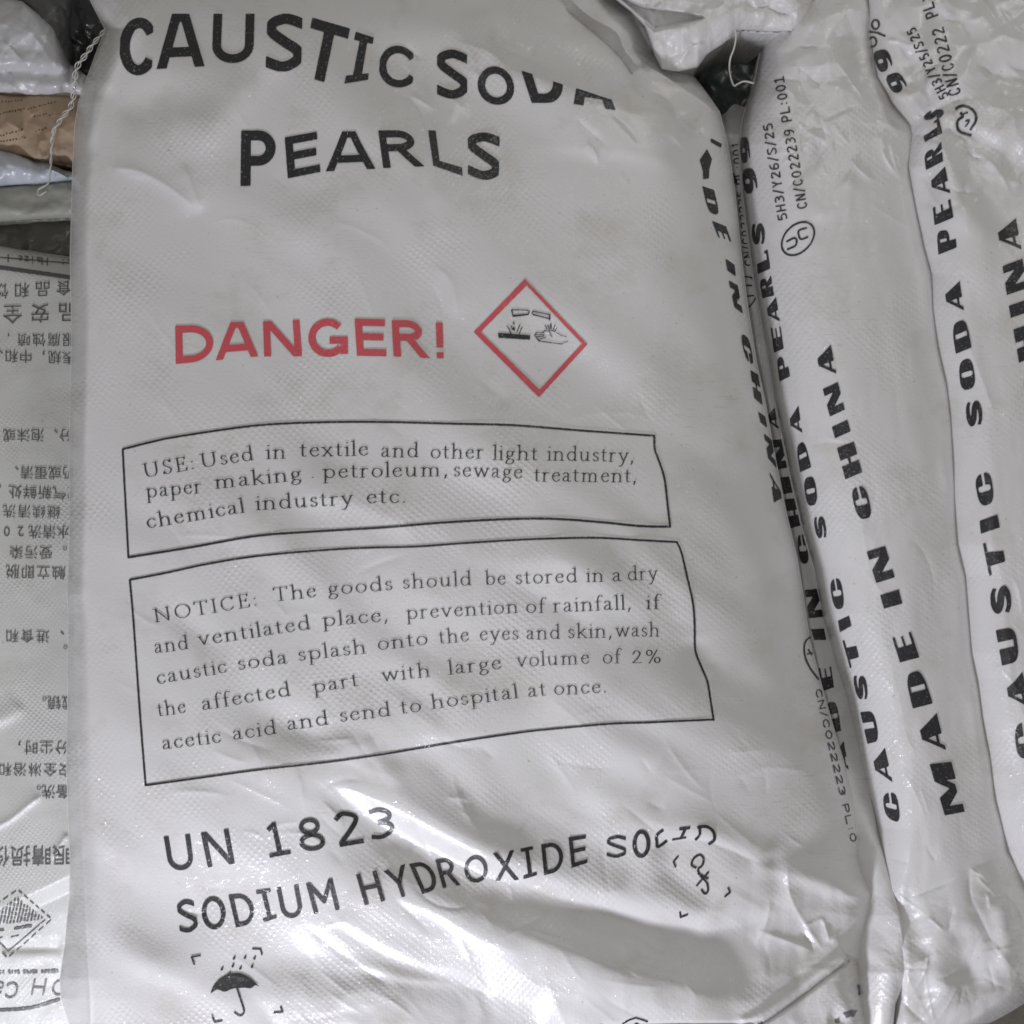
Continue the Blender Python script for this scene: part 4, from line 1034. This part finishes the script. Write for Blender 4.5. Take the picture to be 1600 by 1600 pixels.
third = thing('woven_sack', 'white sack beside the main one, its side printed MADE IN CHINA and a circled mark', 'sack', 'white caustic soda sacks')
ST = Sheet('y', -70, 1690, 880, TL_, TR_, 200, third_z)
ST.build('sack_body', M['pp'], third, 0.0, rings=((.004, .35), (.012, .8), (.03, 1.0)))
words(ST, third, M['ppk'], [('C', [(1384, 1276), (1379, 1240), (1402, 1238), (1408, 1288)]), ('A', [(1372, 1222), (1362, 1172), (1383, 1168), (1395, 1222)]), ('U', [(1356, 1162), (1345, 1113), (1366, 1111), (1375, 1158)]), ('S', [(1344, 1100), (1331, 1052), (1351, 1049), (1358, 1096)]),
              ('T', [(1329, 1044), (1317, 1001), (1336, 998), (1345, 1038)]), ('I', [(1313, 988), (1310, 970), (1327, 962), (1331, 978)]), ('C', [(1304, 953), (1296, 907), (1314, 902), (1321, 950)]), ('S', [(1280, 848), (1270, 806), (1286, 800), (1294, 842)]),
              ('O', [(1262, 792), (1255, 748), (1273, 743), (1279, 787)]), ('D', [(1251, 738), (1244, 697), (1258, 688), (1268, 730)]), ('A', [(1238, 680), (1233, 640), (1248, 634), (1254, 676)]), ('P', [(1219, 596), (1214, 560), (1229, 555), (1235, 588)]),
              ('E', [(1210, 551), (1205, 512), (1220, 510), (1225, 545)]), ('A', [(1202, 507), (1198, 468), (1213, 464), (1219, 502)]), ('R', [(1192, 466), (1187, 436), (1205, 430), (1210, 462)]), ('L', [(1185, 428), (1182, 398), (1200, 390), (1204, 420)]),
              ('S', [(1179, 388), (1174, 347), (1192, 343), (1197, 384)]), ('9', [(1164, 304), (1160, 264), (1179, 262), (1186, 300)]), ('9', [(1159, 256), (1156, 216), (1169, 213), (1174, 253)])], [7, 4, 6, 2], style='slab')
words(ST, third, M['ppk'], [('M', [(1476, 1274), (1452, 1194), (1486, 1190), (1507, 1268)]), ('A', [(1446, 1176), (1432, 1122), (1463, 1114), (1478, 1172)]), ('D', [(1426, 1107), (1413, 1054), (1441, 1046), (1457, 1099)]), ('E', [(1406, 1035), (1394, 997), (1423, 987), (1436, 1027)]),
              ('I', [(1381, 951), (1375, 930), (1404, 921), (1410, 943)]), ('N', [(1369, 911), (1354, 862), (1383, 853), (1398, 902)]), ('C', [(1341, 813), (1328, 764), (1352, 757), (1364, 808)]), ('H', [(1321, 749), (1308, 700), (1334, 690), (1347, 738)]),
              ('I', [(1305, 685), (1300, 667), (1324, 656), (1329, 674)]), ('N', [(1297, 651), (1286, 608), (1309, 597), (1320, 640)]), ('A', [(1282, 588), (1275, 545), (1298, 539), (1307, 584)])], [4, 2, 5], style='slab')
p = Print()
run(p, '5H3/Y26/S/25', 1231, 343, 1207, 193, 15, t=.14)
run(p, 'CN/C022239 PL:001', 1262, 325, 1225, 119, 16, t=.14)
e_o = [(1247 + 23.5 * math.cos(a) * 1 + 9 * math.sin(a), 373 - 26 * math.sin(a) - 0 * math.cos(a)) for a in np.linspace(0, 2 * math.pi, 40)]
p.lines([e_o], 3.0)
p.lines([fine([(1230, 390), (1243, 384), (1245, 376), (1241, 372), (1229, 378)], 4), fine([(1261, 356), (1249, 360), (1248, 367), (1252, 374), (1263, 370)], 4)], 3.0)
p.drape('printed_batch_code', ST, M['ppt'], third)
shift_root(third, (0.26, 0, 0))

# ================================================================== THE FOURTH SACK
FR_ = lerp_tab([(-70, 1790), (1600, 1790)])


def fourth_z(px, py):
    L = FL_(py)
    z = .108 + .037 * edge_f(px - L, np.interp(py, [0, 300, 700, 1400], [26, 60, 70, 60]), 1.8) * edge_f(1798 - px, 70) * edge_f(py + 78, 110) * edge_f(1548 - py, 120)
    z += .010 * np.sin(math.pi * np.clip((px - L) / (1790 - L), 0, 1))
    mid = sst((px - L) / 40)
    z += mid * (.003 * fbm(px / 100, py / 260, 81, 2) + .0012 * fbm(px / 40, py / 100, 86, 3))
    # wrinkles radiating from the pinch
    r = np.hypot(px - 1445, py - 170); th = np.arctan2(py - 170, px - 1445)
    z += .0050 * sst((r - 30) / 80) * (1 - sst((r - 90) / 330)) * np.sin(th * 7 + 2.2 * fbm(r / 120, th * 1.5, 91, 2)) * sst((px - 1400) / 60)
    z += mid * .0042 * (1 - sst((py - 150) / 250)) * crumple(px, py, 80, 43, 5)
    z += mid * creases(px, py, 15, 60, (1400, 0, 1610, 330), (.6, 2.6), .4, .7) + mid * creases(px, py, 16, 24, (1470, 330, 1620, 1400), (.2, .8), 1.1, .6, 40, 150)
    R_ = lambda *k, **kw: ridge(px, py, *k, **kw)
    z += R_([(1386, 150), (1420, 152), (1450, 140), (1470, 118)], 7, 12, 26, taper=.12)
    z -= R_([(1412, 200), (1445, 178), (1480, 160), (1500, 172)], 6, 20, 14, taper=.15)
    z += R_([(1455, 140), (1475, 80), (1490, 30)], 4.0, 14, 16, taper=.2)
    z += R_([(1405, 130), (1440, 105), (1475, 60)], 2.6, 16, 10, 'c', taper=.2)
    z -= R_([(1420, 205), (1414, 250), (1420, 320), (1438, 390)], 3, 8, 14, taper=.15)
    z += R_([(1500, 215), (1530, 240), (1570, 265)], 3, 18, 16, taper=.2)
    z += R_([(1475, 430), (1490, 480), (1505, 520), (1560, 660)], 1.4, 14, 10, 'c', taper=.2)
    return z


fourth = thing('woven_sack', 'white sack along the right edge with a pinched crease and lettering ending in 99%', 'sack', 'white caustic soda sacks')
SF = Sheet('y', -70, 1540, 640, FL_, FR_, 160, fourth_z)
SF.build('sack_body', M['pp'], fourth, 0.0, rings=((.004, .35), (.012, .8), (.03, 1.0)))
FOURTH_NAME = [('9', [(1375, 115), (1363, 82), (1387, 75), (1397, 106)]), ('9', [(1397, 148), (1382, 120), (1405, 111), (1421, 138)]), ('S', [(1443, 187), (1449, 174), (1475, 172), (1472, 184)]), ('L', [(1446, 222), (1441, 206), (1467, 184), (1472, 208)]),
              ('R', [(1447, 266), (1444, 240), (1470, 221), (1474, 252)]), ('A', [(1458, 308), (1454, 268), (1477, 260), (1485, 302)]), ('E', [(1461, 352), (1458, 325), (1485, 311), (1490, 340)]), ('P', [(1467, 398), (1464, 362), (1492, 357), (1495, 387)]),
              ('A', [(1482, 488), (1475, 445), (1500, 439), (1506, 485)]), ('D', [(1494, 553), (1487, 507), (1510, 497), (1518, 543)]), ('O', [(1502, 612), (1498, 565), (1519, 558), (1526, 605)]), ('S', [(1515, 674), (1508, 626), (1530, 619), (1537, 666)]),
              ('C', [(1531, 792), (1522, 745), (1548, 735), (1554, 786)]), ('I', [(1533, 834), (1531, 814), (1558, 804), (1562, 824)]), ('T', [(1546, 900), (1536, 849), (1566, 850), (1572, 888)]), ('S', [(1553, 965), (1546, 918), (1574, 907), (1582, 960)]),
              ('U', [(1566, 1040), (1556, 985), (1586, 979), (1593, 1033)]), ('A', [(1578, 1106), (1571, 1058), (1597, 1049), (1612, 1108)]), ('C', [(1590, 1188), (1584, 1132), (1614, 1126), (1622, 1180)])]
words(SF, fourth, M['ppk'], FOURTH_NAME[2:], [6, 4, 7], style='slab')
p = Print()
for ch, q in FOURTH_NAME[:2]: letter(p, ch, q, style='slab')
p.lines([arc(1368.5, 38.5, 5.6, 7.4, 0, 360, 20)], 2.6); p.lines([arc(1364.5, 65.5, 5.4, 7.4, 0, 360, 20)], 2.6); p.lines([[(1355, 49), (1372, 51.5), (1384, 57)]], 2.8)
p.drape('printed_word', SF, M['ppk'], fourth)
words(SF, fourth, M['ppk'], [('A', [(1564, 392), (1556, 348), (1587, 341), (1596, 390)]), ('N', [(1573, 461), (1566, 416), (1597, 404), (1606, 450)]), ('I', [(1579, 497), (1576, 478), (1605, 468), (1608, 487)]), ('H', [(1592, 567), (1583, 515), (1612, 505), (1620, 555)]), ('C', [(1605, 628), (1597, 588), (1625, 580), (1632, 618)])], [5], style='slab')
p = Print()
run(p, '5H3/Y25/S25', 1483, 150, 1430, 42, 16, t=.15)
run(p, 'CN/C0222', 1502, 146, 1474, 42, 20, t=.13)
run(p, 'PL:0', 1466, 24, 1450, -18, 20, t=.13)
p.lines([fine([(1493, 171), (1502, 166), (1514, 168), (1524, 178), (1524, 190), (1516, 203)], 5)], 4.2)
p.lines([fine([(1500, 176), (1504, 182), (1497, 187), (1495, 196), (1500, 206), (1518, 212)], 5)], 4.2)
p.lines([fine([(1502, 182), (1507, 177), (1512, 176)], 4), fine([(1508, 198), (1512, 193), (1514, 188), (1508, 189)], 4)], 3.0)
p.drape('printed_batch_code', SF, M['ppt'], fourth)
shift_root(fourth, (0.38, 0, 0))

# ================================================================== WHITE SACK END ABOVE
HB = lerp_tab([(940, -20), (962, 0), (985, 18), (1008, 42), (1022, 84), (1034, 108), (1060, 112), (1090, 105), (1105, 84), (1125, 71), (1140, 60), (1148, 50), (1158, 47), (1200, 50), (1236, 49), (1250, 36), (1262, 22), (1270, 6), (1300, -10), (1330, -20)])


def top_z(px, py):
    u = np.clip((py + 110) / (HB(px) + 110), 0, 1)
    z = .114 + .028 * np.sqrt(np.clip(1 - u ** 3.2, 0, 1)) * edge_f(px - 935, 60) * edge_f(1335 - px, 50)
    z += creases(px, py, 25, 34, (960, -60, 1290, 100), (.8, 3.2), .3, 1.0)
    z += .009 * crumple(px, py, 85, 53) + .003 * crumple(px, py, 34, 57)
    z -= .014 * sst(.5 - sd_poly(px, py, [(966, -6), (1000, 8), (1050, 18), (1098, 28), (1060, 38), (1022, 46), (1004, 26)]) / 7)
    z += ridge(px, py, [(1040, 60), (1100, 40), (1150, 20), (1170, 0)], 5, 20, 16, taper=.2)
    z -= ridge(px, py, [(1160, 10), (1200, 14), (1235, 24)], 3, 8, 5, 'c', taper=.1)
    return z


tops = thing('woven_sack', 'crumpled white sack end with a folded corner above the dark gap', 'sack', 'white caustic soda sacks')
SH = Sheet('x', 940, 1330, 220, lambda q: np.full(q.shape, -110.0), HB, 120, top_z)
SH.build('sack_body', M['pp'], tops, 0.03, rings=((.10, .12), (.3, 1.0)))
lt = fine([(1146, 38, .135), (1150, 55, .125), (1147, 75, .115), (1141, 92, .108), (1140, 112, .10), (1146, 133, .098), (1153, 131, .098), (1163, 127, .10), (1178, 130, .104)], 10)
V, F = tube('thread', unproject(lt[:, 0], lt[:, 1], lt[:, 2]), .0007, None, None)
new_mesh('sewing_thread', V, F, M['thread'], tops, V[:, :2] * 2)
shift_root(tops, (0.15, 0.37, 0.03))

# ================================================================== SHEETS AND SACKS SEEN IN GAPS AND AT THE LEFT
def pillow(name, label, cat, mat, axis, q0, q1, nq, lo, hi, nt, z0, h, ww=40, cr=(.003, 50, .001, 22), seed=1, extra=None, group=None, body='sack_body', zbot=-.01, p=2.0):
    lo, hi = lerp_tab(lo), lerp_tab(hi)

    def zf(px, py):
        a, b = (px, py) if axis == 'y' else (py, px)
        z = z0 + h * edge_f(a - lo(b), ww, p) * edge_f(hi(b) - a, ww, p) * edge_f(b - q0 + 4, 50, 2) * edge_f(q1 + 4 - b, 50, 2)
        z += cr[0] * crumple(px, py, cr[1], seed) + cr[2] * crumple(px, py, cr[3], seed + 5)
        return z + (extra(px, py) if extra else 0)
    t = thing(name, label, cat, group)
    sh = Sheet(axis, q0, q1, nq, lo, hi, nt, zf)
    sh.build(body, mat, t, zbot, rings=((.01, .4), (.04, 1.0)))
    return t, sh


LG = 'sacks stacked behind the main sack'
t, _ = pillow('plastic_sheet', 'glossy green-black plastic sheet down in the gap behind the loose thread', 'plastic sheet', M['bgreen'], 'y', 20, 270, 120, [(20, 1070), (270, 1085)], [(20, 1290), (270, 1250)], 110, .008, .018, 40, (.008, 60, .003, 26), 71, body='sheet_body')
shift_root(t, (.17, .3, 0))
t, _ = pillow('plastic_sheet', 'black plastic sheet tucked behind the white sack neck and its chain of thread', 'plastic sheet', M['black'], 'y', -90, 150, 110, [(-90, 78), (150, 96)], [(-90, 230), (150, 215)], 80, .022, .016, 30, (.007, 55, .002, 24), 73, body='sheet_body')
shift_root(t, (-.31, .35, 0))
t, _ = pillow('plastic_sack', 'charcoal grey sack at the top of the left stack', 'sack', M['char'], 'y', -95, 150, 110, [(-95, 20), (0, 28), (60, 50), (150, 60)], [(-95, 128), (0, 124), (60, 116), (110, 122), (150, 124)], 60, .030, .016, 26, (.008, 60, .002, 24), 75, group=LG)
shift_root(t, (-.34, .36, 0))
t, _ = pillow('plastic_sack', 'milky wrinkled plastic sack with bright glints above the brown paper one', 'sack', M['film'], 'x', -110, 150, 150,
              [(-110, -40), (-40, -12), (0, -4), (35, 2), (62, 24), (85, 44), (98, 72), (110, 100), (150, 128)], [(-110, 150), (0, 146), (60, 150), (110, 152), (150, 152)], 130, .040, .022, 70, (.007, 70, .0022, 24), 77, group=LG,
              extra=lambda px, py: ridge(px, py, [(-20, 112), (50, 114), (112, 118)], -7, 10, 14, taper=.02) + ridge(px, py, [(40, 40), (70, 80), (90, 110)], 3, 10, 10, 'c', taper=.2) + ridge(px, py, [(0, 60), (30, 90), (40, 110)], 3, 8, 8, 'c', taper=.2))
shift_root(t, (-.36, .33, 0))
tk, SK = pillow('paper_sack', 'brown kraft paper sack with faint printed lines in the left stack', 'sack', M['kraft'], 'x', -110, 160, 150, [(-110, 140), (0, 143), (30, 142), (60, 143), (110, 146), (160, 150)], [(-110, 234), (0, 238), (40, 244), (70, 252), (115, 258), (160, 262)], 90, .036, .016, 34, (.007, 60, .0012, 26), 79, group=LG,
                extra=lambda px, py: ridge(px, py, [(8, 186), (22, 196), (38, 206)], 3, 6, 6, 'c', taper=.2) + ridge(px, py, [(40, 160), (52, 182)], 2, 5, 5, 'c', taper=.2) + ridge(px, py, [(68, 212), (60, 232), (66, 250)], 4, 6, 8, 'c', taper=.2))
p = Print()
rr = np.random.RandomState(3)
for (xa, ya, xb, yb) in [(2, 160, 36, 157), (-10, 180, 40, 170), (42, 172, 88, 159), (52, 182, 74, 178), (55, 206, 74, 200), (-5, 214, 36, 202), (-5, 222, 42, 214), (76, 180, 100, 178)]:
    L = math.hypot(xb - xa, yb - ya); n = int(L / 4.4)
    for i in range(n):
        x = xa + (xb - xa) * (i + .5) / n; y = ya + (yb - ya) * (i + .5) / n
        dx, dy = (xb - xa) / L, (yb - ya) / L
        m = rr.randint(3)
        for k in range(2 + m // 2):
            a0, b0 = rr.rand(2) * 3.4 - 1.7, rr.rand(2) * 4 - 2
            p.lines([[(x + a0[0] * dx, y + a0[1] + a0[0] * dy), (x + b0[0] * .8 * dx, y + b0[1] * .7)]], 1.6, cell=.6, rough=0)
p.drape('printed_lines', SK, M['kraftk'], tk, .0005)
shift_root(tk, (-.36, .28, 0))
t, _ = pillow('plastic_sack', 'bluish shiny plastic sack below the brown paper one', 'sack', M['blue'], 'x', -110, 160, 140, [(-110, 226), (0, 233), (30, 242), (55, 252), (75, 254), (100, 266), (160, 278)], [(-110, 294), (0, 291), (60, 287), (115, 281), (160, 288)], 70, .037, .016, 24, (.003, 40, .0016, 18), 83, group=LG,
              extra=lambda px, py: ridge(px, py, [(70, 262), (92, 270), (108, 280)], 5, 6, 6, 'c', taper=.15) + ridge(px, py, [(84, 248), (100, 254), (112, 262)], -5, 6, 8, taper=.1))
shift_root(t, (-.36, .25, 0))
t, _ = pillow('woven_sack', 'plain grey-green sack under the bluish plastic one', 'sack', M['grey'], 'x', -110, 170, 120, [(-110, 288), (0, 288), (60, 284), (115, 279), (170, 284)], [(-110, 348), (0, 347), (60, 343), (115, 341), (170, 340)], 60, .030, .013, 20, (.003, 60, .001, 22), 85, group=LG,
              extra=lambda px, py: ridge(px, py, [(70, 292), (92, 286), (112, 290)], 2, 8, 6, 'c', taper=.2))
shift_root(t, (-.36, .23, 0))
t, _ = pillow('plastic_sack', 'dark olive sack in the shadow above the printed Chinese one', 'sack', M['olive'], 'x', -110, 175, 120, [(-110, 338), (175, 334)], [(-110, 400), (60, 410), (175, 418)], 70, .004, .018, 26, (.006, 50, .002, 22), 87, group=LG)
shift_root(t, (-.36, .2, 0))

# ------------------------------------------------------------------ the sack printed in Chinese, head down
CT = [(-120, 372), (0, 384), (60, 393), (115, 402), (200, 412)]


def cn_extra(px, py):
    z = .010 * sst((py - 380) / 500) + .004 * fbm(px / 160, py / 330, 95, 2) + .0007 * fbm(px / 40, py / 60, 97, 2)
    # lower part tips towards the light below a slanting crease
    d = py - np.interp(px, [-100, 20, 105, 160], [1462, 1410, 1370, 1345])
    z -= .013 * sst((d + 2) / 30) + .024 * sst(d / 260)
    z += ridge(px, py, [(-40, 1140), (10, 1120), (40, 1100)], 2.4, 20, 10, taper=.2)
    z += ridge(px, py, [(-40, 1305), (10, 1285), (45, 1258), (70, 1240)], 2.6, 12, 5, 'c', taper=.15)
    z += ridge(px, py, [(80, 1345), (95, 1318), (108, 1300)], 2.2, 6, 5, 'c', taper=.2)
    z -= ridge(px, py, [(0, 1482), (50, 1480), (100, 1480)], 3.0, 9, 9, taper=.1)
    z += sst((py - 1440) / 60) * .0012 * crumple(px, py, 46, 99)
    return z


tc, SC = pillow('woven_sack', 'grey sack lying head down, covered in upside-down Chinese text, left of the main one', 'sack', M['gpp'], 'x', -120, 215, 150, CT, [(-120, 1760), (215, 1760)], 620, .020, .026, 50, (.0008, 120, .0002, 50), 89, extra=cn_extra, p=2.2)
p = Print()
for a in [('食品和饮', 100, 450, 29, 33, .05), ('品安全', 106, 488, 36, 43, .03), ('服腐蚀喷,', 108, 531, 25, 23.5, .0), ('表规，中和、', 108, 559, 25, 22.5, -.03), ('分、泡沫或', 103, 680, 25, 22, .0), ('奶或蛋清、', 108, 739, 25, 22, -.01),
          ('空气新鲜处,', 116, 771, 26, 23, -.03), ('继续清洗', 84, 800, 25, 23, -.02), ('水清洗20-', 99, 831, 25, 22, .0), ('。受污染', 95, 863, 25, 23, .0), ('触立即脱', 92, 895, 26, 24, -.03), ('、进食和', 91, 995, 25, 24, -.02), ('。', 96, 1017, 25, 24, 0),
          ('戴镜。', 107, 1098, 26, 22, .0), ('分尘时，', 97, 1168, 26, 24, .0), ('安全淋浴和', 102, 1203, 25, 23.5, -.01), ('备洗。', 98, 1237, 26, 22, .0), ('眼睛损伤', 98, 1336, 38, 33, .02)]:
    p = Print(); han(p, a[0], a[1], a[2], a[3], a[4], a[5])
    p.drape('printed_line', SC, M['gppk'], tc, .0006)
p = Print()
p.lines([[(-40, 413), (0, 418), (112, 434)]], 6.5); han(p, ',:  Haize I', 108, 413, 20, 9.5, -.09)
p.lines([[(-40, 401), (0, 402.5), (112, 412)]], 1.5)
p.drape('printed_head_band', SC, M['gppk'], tc, .0006)
p = Print()
# dashed outer diamond, hatched upper half, small writing
dd = [(28, 1390), (81, 1436), (12, 1497), (-45, 1440)]


def dashes(a, b, n, w):
    for i in range(n):
        u0 = (i + .12) / n; u1 = (i + .78) / n
        A = np.array(a, float); B = np.array(b, float)
        p.lines([[tuple(A + (B - A) * u0), tuple(A + (B - A) * u1)]], w, cell=.7, rough=.1)


dashes(dd[0], dd[1], 6, 2.0); dashes(dd[1], dd[2], 6, 1.8); dashes(dd[2], dd[3], 5, 1.8); dashes(dd[3], dd[0], 6, 2.0)
p.lines([[(71, 1437), (13, 1486), (-35, 1440)]], 1.8)
tri = [(27, 1401), (70, 1436), (-14, 1446), (-30, 1446)]
p.sdf(lambda X, Y: np.maximum(sd_poly(X, Y, tri), .9 - np.minimum(np.abs(((X * .98 + Y * .2) % 5.2) - 2.6) * -1 + 2.6, np.abs(((Y - X * .12) % 7) - 3.5) * -1 + 3.5) * 1.0), (-30, 1400, 72, 1447), .7, rough=.5)
p.lines([[(22, 1451), (50, 1446)]], 4.5, rough=.9, cell=.7); p.lines([[(-20, 1456), (6, 1452)]], 4.0, rough=.9, cell=.7); p.lines([[(17, 1464), (30, 1461)], [(-5, 1466), (5, 1464)]], 1.5)
p.drape('printed_hazard_diamond', SC, M['gppk'], tc, .0006)
p = Print()
for i in range(24):
    x = -20 + i * 4.7
    if rr.rand() < .9: p.lines([[(x, 1519 - x * .02), (x + 3.2 + rr.rand(), 1518.5 - x * .02)]], 6.5 - 2 * rr.rand(), rough=.7, cell=.7)
p.lines([fine([(-40, 1579), (20, 1577), (50, 1574), (75, 1567), (94, 1561)], 6)], 5.0, rough=.5)
# the letters O H  C a, upside down and leaning
for ch, (x, y, w) in [('O', (104, 1530, 22)), ('H', (72, 1529, 21)), ('C', (29, 1534, 20))]:
    letter(p, ch, [(x - 3, y + 26), (x - w - 3, y + 25), (x - w + 2, y), (x + 2, y)], .13)
p.lines([fine([(3, 1549), (-4, 1553), (-7, 1545), (-6, 1534)], 4), fine([(-6, 1543), (3, 1543), (5, 1536), (-3, 1534)], 4)], 2.6)
p.drape('printed_formula_band', SC, M['gppk'], tc, .0006)
shift_root(tc, (-.36, 0, 0))
